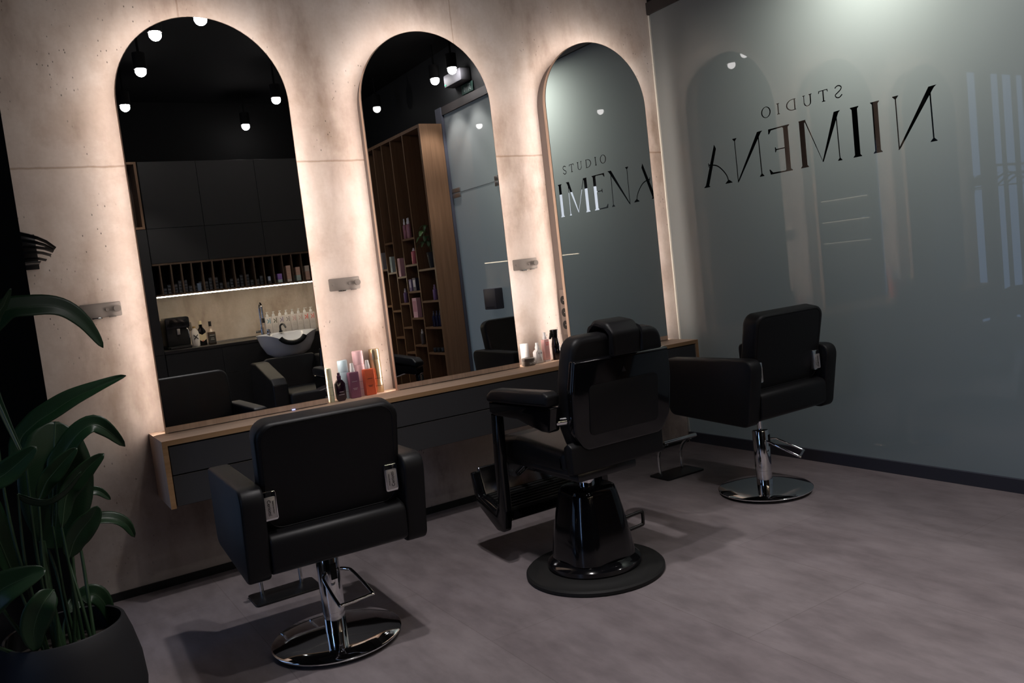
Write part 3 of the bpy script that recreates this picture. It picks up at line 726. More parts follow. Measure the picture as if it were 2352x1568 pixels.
# ------------------------------------------------------------------ barber chair
def barber(x, y, rz):
    t = thing('barber_chair', 'black glossy barber chair with headrest and round floor base', 'chair', (x, y, 0), rz)
    MB().lathe([(0, 0), (.285, 0), (.290, .004), (.290, .016), (.283, .023), (.245, .026), (.24, .030), (.20, .034), (0, .034)], n=72).build('floor_disc', M['rubber'], t)
    MB().lathe([(.192, .0345), (.196, .040), (.194, .056), (.180, .068), (.158, .076)], n=56).build('base_ring', M['gloss_black'], t)
    # tapering pedestal: wide rounded-square foot drawn in to the neck
    mb = MB(); lv = [(.074, .152, .146), (.10, .150, .144), (.16, .142, .136), (.24, .128, .122), (.30, .116, .110), (.34, .107, .102), (.360, .101, .096), (.366, .092, .087)]
    rings = []
    for z, a, b in lv:
        rings.append([mb.bm.verts.new((p[0], p[1], z)) for p in rrect(-a, a, -b, b, min(a, b) * .62, 8)])
    for A, B in zip(rings, rings[1:]):
        for i in range(len(A)): mb.bm.faces.new((A[i], A[(i + 1) % len(A)], B[(i + 1) % len(A)], B[i]))
    mb.bm.faces.new(rings[-1]); mb.bm.faces.new(list(reversed(rings[0])))
    mb.build('pedestal', M['gloss_black'], t, ang=50)
    MB().cyl((0, 0, .3665), (0, 0, .44), .036, 28).build('piston', M['chrome'], t)
    MB().box(-.15, .15, -.16, .16, .43, .470, .012).build('seat_frame', M['satin_black'], t)
    lev = smooth_path([(.158, -.01, .180), (.20, -.012, .183), (.262, -.014, .186), (.270, -.015, .178), (.268, -.015, .136), (.260, -.014, .129), (.20, -.012, .124), (.162, -.01, .122)], 3)
    MB().tube(lev, .0075, 10).build('pump_lever', M['satin_black'], t)
    base_parts = set(t.children)
    # seat
    MB().prism(rpoly([(-.205, .475), (.29, .470), (.335, .505), (.315, .575), (.15, .592), (-.205, .565)], [.02, .04, .05, .05, .06, .03], 6), -.235, .235, 'X', .030, 4).build('seat', M['leather'], t)
    MB().prism(rpoly([(-.225, .468), (.30, .462), (.30, .49), (-.225, .50)], .012), -.228, .228, 'X', .006).build('seat_rail', M['satin_black'], t)
    MB().prism(rpoly([(-.262, .480), (-.215, .470), (-.205, .585), (-.235, .605), (-.262, .59)], .015), -.235, .235, 'X', .010).build('rear_apron', M['leather'], t)
    # backrest: hard shell outside, padded upholstery showing round its upper edge
    rec = Matrix.Translation((0, -.205, .56)) @ Matrix.Rotation(math.radians(7), 4, 'X')
    oc = rpoly([(-.222, 0), (.222, 0), (.262, .10), (.262, .28), (.238, .455), (-.238, .455), (-.262, .28), (-.262, .10)], [.05, .05, .10, .12, .075, .075, .12, .10], 6)
    mb = MB().prism(oc, -.035, .055, 'Y', .024, 4); bmesh.ops.transform(mb.bm, matrix=rec, verts=mb.bm.verts[:])
    bk = mb.build('backrest', M['leather'], t)
    sc = rpoly([(-.205, .010), (.205, .010), (.262, .085), (.268, .25), (.252, .365), (-.252, .372), (-.268, .25), (-.262, .085)], [.05, .05, .10, .10, .008, .008, .10, .10], 6)
    mb = MB().prism(sc, -.062, -.020, 'Y', .012, 3)
    bmesh.ops.transform(mb.bm, matrix=rec, verts=mb.bm.verts[:]); sh = mb.build('back_shell', M['gloss_black'], t)
    mb = MB().prism(rrect(-.185, .185, .070, .270, .022), -.0655, -.0615, 'Y', .0015); bmesh.ops.transform(mb.bm, matrix=rec, verts=mb.bm.verts[:]); mb.build('inset_panel', M['leather'], sh)
    mb = MB().prism([(-.012, .300), (.012, .300), (0, .322)], -.0632, -.0620, 'Y'); bmesh.ops.transform(mb.bm, matrix=rec, verts=mb.bm.verts[:]); mb.build('emblem', M['satin_black'], sh)
    # headrest pad folded over the top edge
    prof = rpoly([(-.074, .37), (-.064, .37), (-.056, .455), (.02, .470), (.062, .455), (.066, .34), (.088, .34), (.092, .46), (.050, .500), (-.035, .497), (-.074, .46)], [.008, .008, .012, .02, .012, .008, .01, .03, .035, .035, .03], 5)
    mb = MB().prism(prof, -.068, .092, 'X', .020, 4)
    bmesh.ops.transform(mb.bm, matrix=rec, verts=mb.bm.verts[:]); mb.build('headrest', M['leather'], t)
    # arms, each with pad, lacquered bracket, upright and side of the foot frame
    for s in (-1, 1):
        a, b = sorted((s * .238, s * .303))
        prof = rpoly([(-.225, .757), (.235, .747), (.240, .775), (.19, .803), (-.20, .815), (-.232, .80)], [.01, .015, .02, .05, .03, .015], 5)
        MB().prism(prof, a, b, 'X', .012, 3).build('arm_pad', M['leather'], t)
        a, b = sorted((s * .245, s * .295))
        prof = rpoly([(-.240, .755), (.232, .745), (.232, .700), (.19, .690), (.02, .690), (-.16, .655), (-.215, .655)], [.005, .005, .01, .03, .06, .02, .02], 5)
        br = MB().prism(prof, a, b, 'X', .006, 2).build('arm_bracket', M['gloss_black'], t)
        MB().cyl((s * .26, -.205, .69), (s * .20, -.225, .69), .018, 18).build('pivot', M['chrome'], br)
        a, b = sorted((s * .250, s * .286))
        fr = rpoly([(.190, .692), (.240, .692), (.262, .45), (.268, .285), (.300, .240), (.440, .290), (.470, .400), (.496, .392), (.475, .275), (.455, .250), (.300, .160), (.235, .162), (.208, .26), (.205, .45)], [.004, .004, .05, .02, .03, .03, .008, .008, .02, .03, .04, .03, .03, .05], 4)
        MB().prism(fr, a, b, 'X', .005, 2).build('side_frame', M['gloss_black'], t)
    # footrest: ribbed platform with upright emblem plate
    mb = MB().prism(rpoly([(.245, .205), (.275, .192), (.460, .262), (.455, .285), (.29, .235)], .008), -.2495, .2495, 'X', .003)
    fp = mb.build('foot_platform', M['gloss_black'], t)
    for k in range(8):
        yy = .290 + .020 * k; zz = .226 + (yy - .285) * .30
        MB().box(-.235, .235, yy - .006, yy + .006, zz + .004, zz + .020, .002).build('tread', M['rubber'], fp)
    pl = MB().prism(rpoly([(.440, .285), (.462, .280), (.498, .405), (.478, .415)], [.006, .006, .01, .01]), -.2495, .2495, 'X', .006).build('emblem_plate', M['plate'], t)
    for s in (-1, 1):
        for (u0, v0, u1, v1) in ((-.03, .0, -.03, .05), (.03, .0, .03, .05), (-.03, .05, .03, .0), (-.045, -.008, .045, -.008), (-.045, .058, .045, .058), (-.045, -.008, -.045, .058), (.045, -.008, .045, .058)):
            q = lambda u, v: (s * .190 + u, .4475 + (v + .045) * .285, .330 + v)
            MB().cyl(q(u0, v0), q(u1, v1), .0026, 6).build('emblem_line', M['chrome'], pl)
    MB().tube([(-.06, .30, .46), (-.06, .36, .40), (-.06, .44, .35)], .016, 12).tube([(.06, .30, .46), (.06, .36, .40), (.06, .44, .35)], .016, 12).build('footrest_strut', M['chrome'], t)
    for ch in t.children:      # the seat assembly sits ahead of the pedestal axis
        if ch in base_parts: continue
        ch.location = (.058, .090, -.012); nm = ch.name.split('.')[0]
        if nm in ('backrest', 'back_shell', 'headrest'): ch.location.x = .086; ch.scale = (.95, 1, 1)
barber(1.550, -1.378, 0.)

# ------------------------------------------------------------------ potted plant
PX, PY = -.372, -1.395
pt = thing('potted_plant', 'large leafy green plant in a round charcoal pot at lower left', 'plant', (PX, PY, 0))
MB().lathe([(0, 0), (.115, 0), (.150, .03), (.186, .11), (.197, .19), (.192, .27), (.176, .345), (.160, .396), (.156, .400), (.150, .398), (.164, .34), (.176, .27), (.170, .25)], n=64).build('pot', M['pot'], pt)
MB().lathe([(0, .33), (.08, .335), (.163, .325)], n=40).build('soil', M['soil'], pt)
def leaf(path, width, face, fold=.25, tipw=.0, wave=.0, n=18, base=.12):
    """path: 3-D midrib from stalk to tip; width: half width; face: direction the blade faces"""
    P = smooth_path([Vector(p) - Vector((PX, PY, 0)) for p in path], max(3, n // (len(path) - 1)))
    N = len(P); face = Vector(face).normalized(); mb = MB(); K = 4
    rows_f = []
    uvs = []
    for i, p in enumerate(P):
        t_ = i / (N - 1)
        tg = (P[min(i + 1, N - 1)] - P[max(i - 1, 0)]).normalized()
        side = tg.cross(face).normalized(); nn = side.cross(tg).normalized()
        w_ = width * (math.sin(PI * min(1, t_ * .93 + .07)) ** .62) if t_ < 1 else 0.001
        if t_ < base: w_ *= .25 + .75 * t_ / base
        row = []
        for k in range(-K, K + 1):
            f = k / K
            row.append(p + side * w_ * f + nn * (fold * w_ * abs(f) + wave * width * math.sin(t_ * 11 + k) * abs(f)))
        rows_f.append(row)
    vs = [[mb.bm.verts.new(q) for q in row] for row in rows_f]
    uv = mb.bm.loops.layers.uv.new('UVMap')
    for i in range(N - 1):
        for k in range(2 * K):
            f = mb.bm.faces.new((vs[i][k], vs[i][k + 1], vs[i + 1][k + 1], vs[i + 1][k]))
            for lp, (a, b) in zip(f.loops, ((i, k), (i, k + 1), (i + 1, k + 1), (i + 1, k))):
                lp[uv].uv = (b / (2 * K), a / (N - 1) + abs(b / K - 1) * -.12)
    o = mb.build('leaf', M['leaf'], pt)
    md = o.modifiers.new('thickness', 'SOLIDIFY'); md.thickness = .0012
    MB().tube([p + Vector(face) * -.001 for p in P], [.0032 * (1 - .75 * i / (N - 1)) for i in range(N)], 6).build('midrib', M['stem'], o)
    return o
def stalk(path, r0=.006, r1=.003):
    P = smooth_path([Vector(p) - Vector((PX, PY, 0)) for p in path], 6); N = len(P)
    MB().tube(P, [r0 + (r1 - r0) * i / (N - 1) for i in range(N)], 8).build('stalk', M['stem'], pt)
leaf([(-.40, -1.44, .9), (-.46, -1.33, 1.20), (-.402, -1.30, 1.321), (-.324, -1.29, 1.335), (-.246, -1.28, 1.322), (-.189, -1.28, 1.268), (-.148, -1.28, 1.186)], .036, (.1, -.8, .45), .22, n=30, base=.3)
leaf([(-.45, -1.45, 1.15), (-.416, -1.45, 1.298), (-.391, -1.45, 1.343), (-.367, -1.45, 1.386)], .012, (.5, -.8, .2), .2)
leaf([(-.42, -1.36, .80), (-.409, -1.29, .935), (-.365, -1.28, .985), (-.310, -1.28, 1.015), (-.249, -1.28, 1.046), (-.173, -1.28, 1.070), (-.097, -1.28, 1.090)], .035, (-.25, -.75, .6), .35, wave=.10, n=30, base=.10)
leaf([(-.36, -1.40, .70), (-.332, -1.38, .861), (-.298, -1.38, .905), (-.257, -1.38, .949), (-.214, -1.38, .967), (-.177, -1.38, .939), (-.140, -1.38, .885)], .032, (-.35, -.75, .5), .30, n=28, base=.2)
leaf([(-.56, -1.55, .80), (-.503, -1.55, .872), (-.452, -1.55, .895), (-.408, -1.55, .925), (-.370, -1.55, .954)], .034, (.3, -.7, .55), .25)
leaf([(-.34, -1.46, .70), (-.317, -1.45, .785), (-.285, -1.45, .823), (-.247, -1.45, .858), (-.204, -1.45, .886)], .028, (.45, -.7, .4), .30)
leaf([(-.31, -1.33, .99), (-.322, -1.35, .92), (-.331, -1.36, .851), (-.339, -1.36, .762), (-.352, -1.36, .687), (-.367, -1.36, .620)], .098, (.1, -.95, .12), .16, n=26, base=.10)
leaf([(-.30, -1.25, .748), (-.264, -1.25, .751), (-.222, -1.25, .744), (-.191, -1.25, .710)], .015, (-.2, -.8, .5), .3)
leaf([(-.34, -1.28, .62), (-.309, -1.25, .645), (-.247, -1.25, .657), (-.192, -1.25, .647), (-.158, -1.25, .619), (-.140, -1.25, .574)], .024, (-.2, -.6, .8), .35, n=24)
leaf([(-.43, -1.5, .828), (-.401, -1.5, .806), (-.363, -1.5, .795), (-.318, -1.5, .813), (-.272, -1.5, .855)], .020, (.1, -.55, -.8), .35, n=22)
leaf([(-.60, -1.5, .48), (-.543, -1.5, .548), (-.507, -1.5, .580), (-.454, -1.5, .596), (-.394, -1.5, .606)], .046, (.2, -.8, .5), .25, n=22)
leaf([(-.385, -1.50, .545), (-.412, -1.52, .523), (-.432, -1.52, .492), (-.447, -1.52, .448), (-.446, -1.52, .396)], .040, (.15, -.9, .2), .22, n=22)
leaf([(-.36, -1.34, .42), (-.317, -1.30, .440), (-.281, -1.30, .443), (-.256, -1.30, .407), (-.243, -1.30, .332)], .030, (.0, -.8, .5), .25, n=20)
leaf([(-.335, -1.42, .60), (-.315, -1.42, .645), (-.290, -1.42, .675), (-.261, -1.42, .703), (-.240, -1.42, .733)], .036, (.35, -.85, .2), .25, n=20)
leaf([(-.385, -1.46, .79), (-.361, -1.46, .835), (-.336, -1.46, .861), (-.304, -1.46, .892), (-.271, -1.46, .918)], .026, (.4, -.7, .5), .3, n=20)
leaf([(-.47, -1.35, .55), (-.50, -1.38, .72), (-.53, -1.42, .86), (-.58, -1.47, .96)], .040, (.4, -.85, .2), .2, n=20)
for a, b_, c_ in (((-.40, -1.38, .33), (-.41, -1.41, .62), (-.40, -1.44, .9)), ((-.36, -1.36, .33), (-.37, -1.33, .56), (-.42, -1.36, .80)), ((-.35, -1.39, .33), (-.36, -1.40, .5), (-.36, -1.40, .70)), ((-.33, -1.42, .33), (-.335, -1.45, .52), (-.34, -1.46, .70)), ((-.34, -1.34, .33), (-.315, -1.29, .66), (-.31, -1.33, .99)), ((-.31, -1.38, .33), (-.32, -1.36, .46), (-.34, -1.28, .62)), ((-.44, -1.40, .33), (-.52, -1.46, .55), (-.56, -1.55, .80)), ((-.42, -1.42, .33), (-.44, -1.47, .6), (-.43, -1.5, .828)), ((-.36, -1.43, .33), (-.34, -1.44, .47), (-.335, -1.42, .60)), ((-.39, -1.44, .33), (-.40, -1.46, .56), (-.385, -1.46, .79)), ((-.45, -1.42, .33), (-.53, -1.48, .42), (-.60, -1.5, .48)), ((-.40, -1.44, .33), (-.39, -1.47, .46), (-.385, -1.50, .545)), ((-.38, -1.36, .33), (-.375, -1.35, .38), (-.36, -1.34, .42)), ((-.43, -1.37, .33), (-.45, -1.35, .44), (-.47, -1.35, .55)), ((-.30, -1.36, .33), (-.295, -1.29, .56), (-.30, -1.25, .748)), ((-.42, -1.43, .33), (-.46, -1.45, .75), (-.45, -1.45, 1.15))):
    stalk([a, b_, c_])
MB().tube(smooth_path([(-.02, -.01, .33), (-.025, .0, .48), (-.02, .01, .66)], 5), [.020, .018, .017, .016, .015, .014, .013, .012, .011, .010, .009], 10).build('stalk', M['stem'], pt)

# ------------------------------------------------------------------ far side of the room, seen in the mirrors : kitchenette
XL, XR = .895, 3.10
def front_unit(name, label, cat, x0, x1, y0, y1, z0, z1, doors, group=None, handle=False):
    t = thing(name, label, cat, ((x0 + x1) / 2, YK, z0), 0, group)
    cx = (x0 + x1) / 2
    MB().box(x0 - cx, x1 - cx, y0 - YK, y1 - YK - .020, 0, z1 - z0).build('body', M['matte_black'], t, smooth=False)
    for (a, b, c, d, nm) in doors:
        MB().box(a + .0015 - cx, b - .0015 - cx, -.0195, 0, c - z0 + .0015, d - z0 - .0015, .001, 1).build(nm, M['cab'], t)
    return t
front_unit('tall_cabinet', 'dark floor-standing cabinet left of the coffee machine', 'cabinet', .30, XL, YB, YK, .10, 2.08, [(.30, XL, .10, .868, 'door'), (.30, XL, .868, 2.08, 'door')])
seams = [XL + .005, 1.431, 1.999, 2.567, XR]
gname = ['left', 'second', 'third', 'right']
for k in range(4):
    front_unit('wall_cabinet', ['upper dark wall cabinet next to the small wooden niche', 'upper dark wall cabinet, second along from the wooden niche', 'upper dark wall cabinet, third along from the wooden niche', 'upper dark wall cabinet next to the tall product shelf'][k], 'cabinet', seams[k], seams[k + 1], YB, YK, 1.746, 2.72, [(seams[k], seams[k + 1], 1.746, 2.082, 'flap'), (seams[k], seams[k + 1], 2.082, 2.72, 'door')], 'dark wall cabinets of the kitchenette')
    front_unit('base_cabinet', ['dark base cabinet under the coffee machine', 'dark base cabinet left of the wash basin', 'dark base cabinet behind the wash basin', 'dark base cabinet next to the tall product shelf'][k], 'cabinet', seams[k], seams[k + 1], YB, YK, .10, .868, [(seams[k], seams[k + 1], .60, .868, 'drawer'), (seams[k], seams[k + 1], .10, .60, 'door')], 'dark base cabinets of the kitchenette')
sbox('baseboard_front', M['base_black'], -3., XR, YK - .06, YK - .04, 0, .10)
t = thing('worktop', 'dark worktop carrying the coffee machine and shampoo bottles', 'worktop', (2.0, YK, .868))
MB().box(XL + .002 - 2, XR - 2, YB - YK + .002, .004, .0005, .030, .001, 1).build('slab', M['worktop'], t)
MB().box(XL + .5 - 2, XR - 2, YB - YK + .002, YB - YK + .012, .0305, .045).build('upstand', M['steel'], t, smooth=False)
sbox('wall_backsplash', M['concrete'], XL, XR, YB - .004, YB + .001, .899, 1.46)
# wooden niche with pigeon-holes and led strip
t = thing('niche_shelf', 'long wooden pigeon-hole shelf above the worktop with light strip', 'shelf', (2.0, YK, 1.43))
nb = MB().box(XL + .005 - 2, XR - 2, -.33, 0, 0, .018).build('bottom_board', M['dark_wood'], t, smooth=False)
MB().box(XL + .005 - 2, XR - 2, -.33, 0, .298, .315).build('top_board', M['dark_wood'], t, smooth=False)
MB().box(XL + .005 - 2, XR - 2, -.345, -.331, 0, .315).build('back_board', M['matte_black'], t, smooth=False)
DV = [.964, 1.066, 1.159, 1.255, 1.354, 1.453, 1.558, 1.660, 1.760, 1.859, 1.956, 2.054, 2.153, 2.252, 2.355, 2.455, 2.555, 2.655, 2.755, 2.855, 2.955]
for x in DV:
    MB().box(x - .006 - 2, x + .006 - 2, -.33, 0, .0185, .2975).build('divider', M['dark_wood'], t, smooth=False)
MB().box(XL + .006 - 2, XR - 2, -.030, -.004, -.010, -.0005, .003).build('led_strip', M['led_white'], t, label='glowing white light strip')
def slot_box(x, z, w, h, d, m, label, group, back=.03, name='tint_box'):
    o = MB().box(-w / 2, w / 2, -d, 0, 0, h - .0006, .0008, 1).build(name, m, at=(x, YK - back, z))
    tag(o, label, 'box', group); return o
tb = None; zf = 1.4486
dark = mat('tint_box_dark', (.016, .017, .020), .3); darkb = mat('tint_box_slate', (.10, .13, .17), .35)
for i, x in enumerate(DV[:10]):
    for u, dx in enumerate((.026, .066)):
        for k in range(2 + (i + u) % 3):
            if tb is None:
                tb = slot_box(x + dx, zf, .030, .030, .10, dark, 'small black tint box stacked in a wooden pigeon-hole', 'black tint boxes in the pigeon-holes')
                MB().box(-.012, .012, .0001, .0006, .010, .016).build('print', mat('grey_print', (.10, .11, .13), .5), tb, smooth=False)
            else:
                c = tb.copy(); COL.objects.link(c); c.location = (x + dx, YK - .03, zf + .030 * k)
                for ch in tb.children: d = ch.copy(); COL.objects.link(d); d.parent = c
slot_box(1.255 + .05, zf, .034, .075, .06, darkb, 'slate blue box standing among the black tint boxes', 'single boxes in the pigeon-holes', .012)
slot_box(1.956 + .045, zf + .030, .026, .045, .06, mat('silver_box', (.3, .34, .4), .3), 'small silvery box standing alone in a pigeon-hole', 'single boxes in the pigeon-holes', .012)
slot_box(1.956 + .045, zf, .034, .030, .06, dark, 'black box under the small silvery box', 'single boxes in the pigeon-holes', .012)
mint = mat('mint_box', (.42, .50, .43), .5); lil = mat('lilac_box', (.26, .15, .42), .5); peach = mat('peach_box', (.58, .36, .26), .5); cream = mat('cream_box', (.58, .48, .38), .5)
def stack(x, items, gl):
    for k, (m, h, l) in enumerate(items):
        slot_box(x, zf + sum(q[1] for q in items[:k]), .046, h, .10, m, l, gl, .014)
stack(2.054 + .058, [(mint, .032, 'pale mint box under the two lilac boxes'), (lil, .030, 'lower lilac box on the mint box'), (lil, .030, 'upper lilac box on the mint box')], 'lilac box stack')
stack(2.153 + .058, [(cream, .028, 'cream box at the bottom of the tall peach stack')] + [(peach, .028, l) for l in ('peach box second from the bottom of the tall stack', 'peach box third from the bottom of the tall stack', 'peach box fourth from the bottom of the tall stack', 'peach box just below the top of the tall stack', 'peach box at the top of the tall stack')], 'tall peach box stack')
stack(2.252 + .058, [(mint, .030, 'lowest mint box under three peach boxes'), (mint, .030, 'upper mint box under three peach boxes'), (peach, .028, 'lowest peach box on the two mint boxes'), (peach, .028, 'middle peach box above the two mint boxes'), (peach, .028, 'top peach box above the two mint boxes')], 'peach and mint box stack')
stack(2.355 + .055, [(peach, .030, l) for l in ('lowest peach box of the rightmost stack', 'second peach box of the rightmost stack', 'third peach box of the rightmost stack')] + [(cream, .030, l) for l in ('fourth box, cream, of the rightmost stack', 'top cream box of the rightmost stack')], 'rightmost box stack')
# small wooden picture-frame niche left of the wall cabinets
t = thing('wooden_niche', 'narrow wooden framed open niche at the cabinet top', 'shelf', (.60, YK, 2.083))
W0, W1, H1 = -.30, .289, .637
MB().box(W0, W1, -.3, .002, 0, .022).build('bottom_board', M['shelf_wood'], t, smooth=False)
MB().box(W0, W1, -.3, .002, H1 - .022, H1).build('top_board', M['shelf_wood'], t, smooth=False)
for a in (W0, W1 - .022): MB().box(a, a + .022, -.3, .002, .0225, H1 - .0225).build('side_panel', M['shelf_wood'], t, smooth=False)
MB().box(W0, W1, -.31, -.301, 0, H1).build('back_board', M['dark_wood'], t, smooth=False)

# on the worktop
ZW = .8985
t = thing('coffee_machine', 'black automatic coffee machine at the left end of the worktop', 'coffee machine', (1.085, -5.02, ZW))
MB().box(-.11, .11, -.20, .12, .03, .30, .012).build('body', M['satin_black'], t)
MB().prism(rrect(-.115, .115, .205, .315, .02), .12, .155, 'Y', .010).build('control_panel', M['gloss_black'], t)
MB().box(-.098, .098, -.18, .14, .3005, .318, .006).build('top_tray', M['gloss_black'], t)
MB().box(-.10, .10, .121, .2, .0, .022, .004).build('drip_tray', M['gloss_black'], t)
MB().box(-.112, .112, -.20, .119, .0, .0295, .004).build('plinth', M['matte_black'], t)
MB().box(-.016, .016, .121, .155, .14, .20, .005).build('spout', M['steel'], t)
MB().tube(smooth_path([(.075, .14, .20), (.082, .16, .195), (.090, .17, .16), (.090, .17, .10)], 5), .007, 10).build('milk_pipe', M['chrome'], t)
t = thing('wall_outlet', 'grey square wall outlet behind the coffee machine', 'outlet', (1.24, YB + .0015, 1.10))
MB().prism(rrect(-.045, .045, -.045, .045, .005), 0, .008, 'Y', .001).build('faceplate', mat('outlet_grey', (.12, .10, .09), .5), t)
MB().cyl((0, .0085, 0), (0, .0095, 0), .022, 24).build('socket', M['matte_black'], t)
t = thing('rum_bottle', 'white ceramic bottle marked with a black cross', 'bottle', (1.246, -4.93, ZW))
MB().lathe([(0, 0), (.034, 0), (.037, .006), (.039, .05), (.039, .13), (.034, .155), (.016, .178), (.012, .186)], n=32).build('body', mat('white_ceramic', (.74, .70, .68), .3), t)
MB().lathe([(.0125, .1865), (.016, .190), (.016, .203), (0, .204)], n=24).build('stopper', mat('gold_stopper', (.5, .33, .14), .35, .6), t)
for s in (-1, 1):
    MB().cyl((-.020, .0398, .075 if s < 0 else .118), (.020, .0398, .118 if s < 0 else .075), .0042, 8).build('emblem', M['ink'], t)
t = thing('whisky_bottle', 'dark bottle with cream shield label and cream cap', 'bottle', (1.318, -4.97, ZW))
MB().prism(rpoly([(-.040, 0), (.040, 0), (.040, .150), (.020, .178), (.013, .190), (.013, .215), (-.013, .215), (-.013, .190), (-.020, .178), (-.040, .150)], [.006, .006, .02, .012, .01, .002, .002, .01, .012, .02], 4), -.030, .030, 'Y', .010, 3).build('body', M['gloss_black'], t)
MB().lathe([(.0155, .2155), (.0155, .250), (.014, .252), (0, .252)], n=24).build('cap', mat('cream_cap', (.62, .54, .36), .5), t)
MB().prism([(-.037, .128), (0, .108), (.037, .128), (.037, .062), (0, .038), (-.037, .062)], .0302, .0312, 'Y').build('paper_label', mat('cream_label', (.60, .52, .36), .5), t, smooth=False)
MB().cyl((0, .0313, .046), (0, .0320, .046), .006, 16).build('seal', mat('red_seal', (.4, .03, .03), .5), t)
t = thing('bourbon_bottle', 'square dark bottle with black label and long black neck', 'bottle', (1.412, -4.97, ZW))
MB().prism(rrect(-.036, .036, -.036, .036, .008), 0, .125, 'Z', .004).build('body', mat('brown_glass', (.035, .02, .012), .1, coat=.4), t)
MB().lathe([(.034, .1255), (.018, .155), (.013, .165), (.013, .185)], n=24).build('shoulder', mat('clear_neck', (.30, .24, .2), .15), t)
MB().lathe([(.0145, .1855), (.0145, .235), (0, .236)], n=24).build('cap', M['satin_black'], t)
MB().box(-.034, .034, .0364, .0372, .012, .105).build('paper_label', M['ink'], t, smooth=False)
for z, w_ in ((.088, .05), (.060, .03), (.045, .036)): MB().box(-w_ / 2, w_ / 2, .0373, .0378, z, z + .006).build('print', mat('grey_ink', (.3, .3, .3), .5), t, smooth=False)
t = thing('tap', 'tall chrome swan-neck tap left of the shampoo bottles', 'tap', (1.952, -5.04, ZW))
MB().lathe([(.025, 0), (.025, .012), (.018, .016), (.018, .10)], n=24).build('body', M['chrome'], t)
MB().tube(smooth_path([(0, 0, .1005), (0, 0, .28), (0, .012, .335), (.0, .05, .36), (.0, .088, .335), (.0, .095, .28), (0, .096, .20)], 8), .011, 14).build('spout', M['chrome'], t)
MB().cyl((0, .096, .1995), (0, .096, .15), .014, 16).build('spray_head', M['satin_black'], t)
MB().cyl((-.0185, 0, .06), (-.07, 0, .06), .013, 16).build('handle', M['chrome'], t)
ks = [((.05, .25, .36), 'teal'), ((.035, .05, .025), 'dark green'), ((.17, .14, .26), 'violet'), ((.20, .19, .20), 'grey'), ((.60, .36, .36), 'pale pink'), ((.52, .36, .34), 'dusty pink'), ((.70, .06, .05), 'red'), ((.68, .14, .12), 'coral red')]
for i, (c, nm) in enumerate(ks):
    x = 2.000 + .0685 * i
    t = thing('shampoo_bottle', 'white shampoo pump bottle with %s K emblem' % nm, 'bottle', (x, -4.955, ZW), 0, 'row of white shampoo bottles behind the basin')
    MB().prism(rrect(-.0335, .0335, -.030, .030, .008), 0, .205, 'Z', .005).build('body', mat('shampoo_white', (.66, .62, .60), .4), t)
    MB().lathe([(.016, .2055), (.016, .222), (.011, .232), (.006, .234), (.006, .250)], n=20).build('pump', M['white'], t)
    MB().box(-.010, .030 if i == 6 else .016, -.006, .006, .2505, .2585, .003).build('nozzle', M['white'], t)
    cm = mat('emblem_' + nm.replace(' ', '_'), c, .5)
    k_ = MB()
    # seen from the front (+y side) the upright is on the viewer's left: +x
    k_.prism([(.0215, .135), (.0145, .135), (.0145, .19), (.0215, .19)], .0302, .0310, 'Y')
    k_.prism([(.011, .160), (.003, .160), (-.016, .180), (-.006, .180)], .0302, .0310, 'Y')
    k_.prism([(.011, .162), (.003, .162), (-.016, .138), (-.006, .138)], .0302, .0310, 'Y')
    k_.build('emblem', cm, t, smooth=False)
    for z, w_ in ((.110, .03), (.098, .04), (.088, .036)): MB().box(-w_ / 2, w_ / 2, .0303, .0307, z, z + .003).build('print', mat('soft_print', (.5, .47, .47), .5), t, smooth=False)

# wash basin and its chair
BX, BY, BZ = 2.03, -4.44, .935
def basin():
    t = thing('wash_basin', 'white porcelain hair wash basin with black neck rest', 'basin', (BX, BY, BZ))
    mb = MB(); n = 48
    def ringv(a, b, z, y0=0., dip=0.):
        out = []
        for i in range(n):
            q = 2 * PI * i / n; px = a * math.cos(q); py = b * math.sin(q) + y0
            d = dip * max(0, math.sin(q)) ** 6
            out.append(mb.bm.verts.new((px, py, z - d)))
        return out
    R = [ringv(.15, .12, -.235), ringv(.22, .175, -.19), ringv(.27, .20, -.10), ringv(.30, .215, -.01, 0, .07), ringv(.305, .218, .0, 0, .085), ringv(.295, .208, .004, 0, .085), ringv(.275, .19, -.006, 0, .08), ringv(.23, .155, -.07), ringv(.13, .09, -.13), ringv(.02, .02, -.14)]
    mb.bm.faces.new(R[0])
    for A, B in zip(R, R[1:]):
        for i in range(n): mb.bm.faces.new((A[i], A[(i + 1) % n], B[(i + 1) % n], B[i]))
    mb.bm.faces.new(list(reversed(R[-1])))
    bmesh.ops.recalc_face_normals(mb.bm, faces=mb.bm.faces[:])
    mb.build('bowl', M['porcelain'], t, ang=60)
    pth = [(.13 * math.sin(a), .222 - .03 * abs(math.sin(a)), -.012 - .088 * math.cos(a)) for a in [(-1.25 + 2.5 * i / 14) for i in range(15)]]
    MB().tube(pth, .024, 12, flat=1.).build('neck_rest', M['rubber'], t)
    MB().lathe([(.020, .0045), (.020, .02), (.016, .028), (.016, .05), (.0, .056)], c=(-.13, -.17, 0), n=20).build('mixer', M['chrome'], t)
    MB().lathe([(.018, .0045), (.018, .02), (.0, .022)], c=(.0, -.185, 0), n=20).tube(smooth_path([(0, -.185, .02), (0, -.18, .07), (.02, -.14, .085), (.03, -.10, .05)], 6), .010, 10).build('shower_hose', M['satin_black'], t)
    MB().lathe([(.14, -.70), (.145, -.5), (.10, -.30), (.14, -.236)], n=32).build('pedestal', M['cab'], t)
    MB().lathe([(0, -.935), (.19, -.935), (.19, -.915), (.15, -.70), (.0, -.699)], n=32).build('foot', M['cab'], t)
basin()
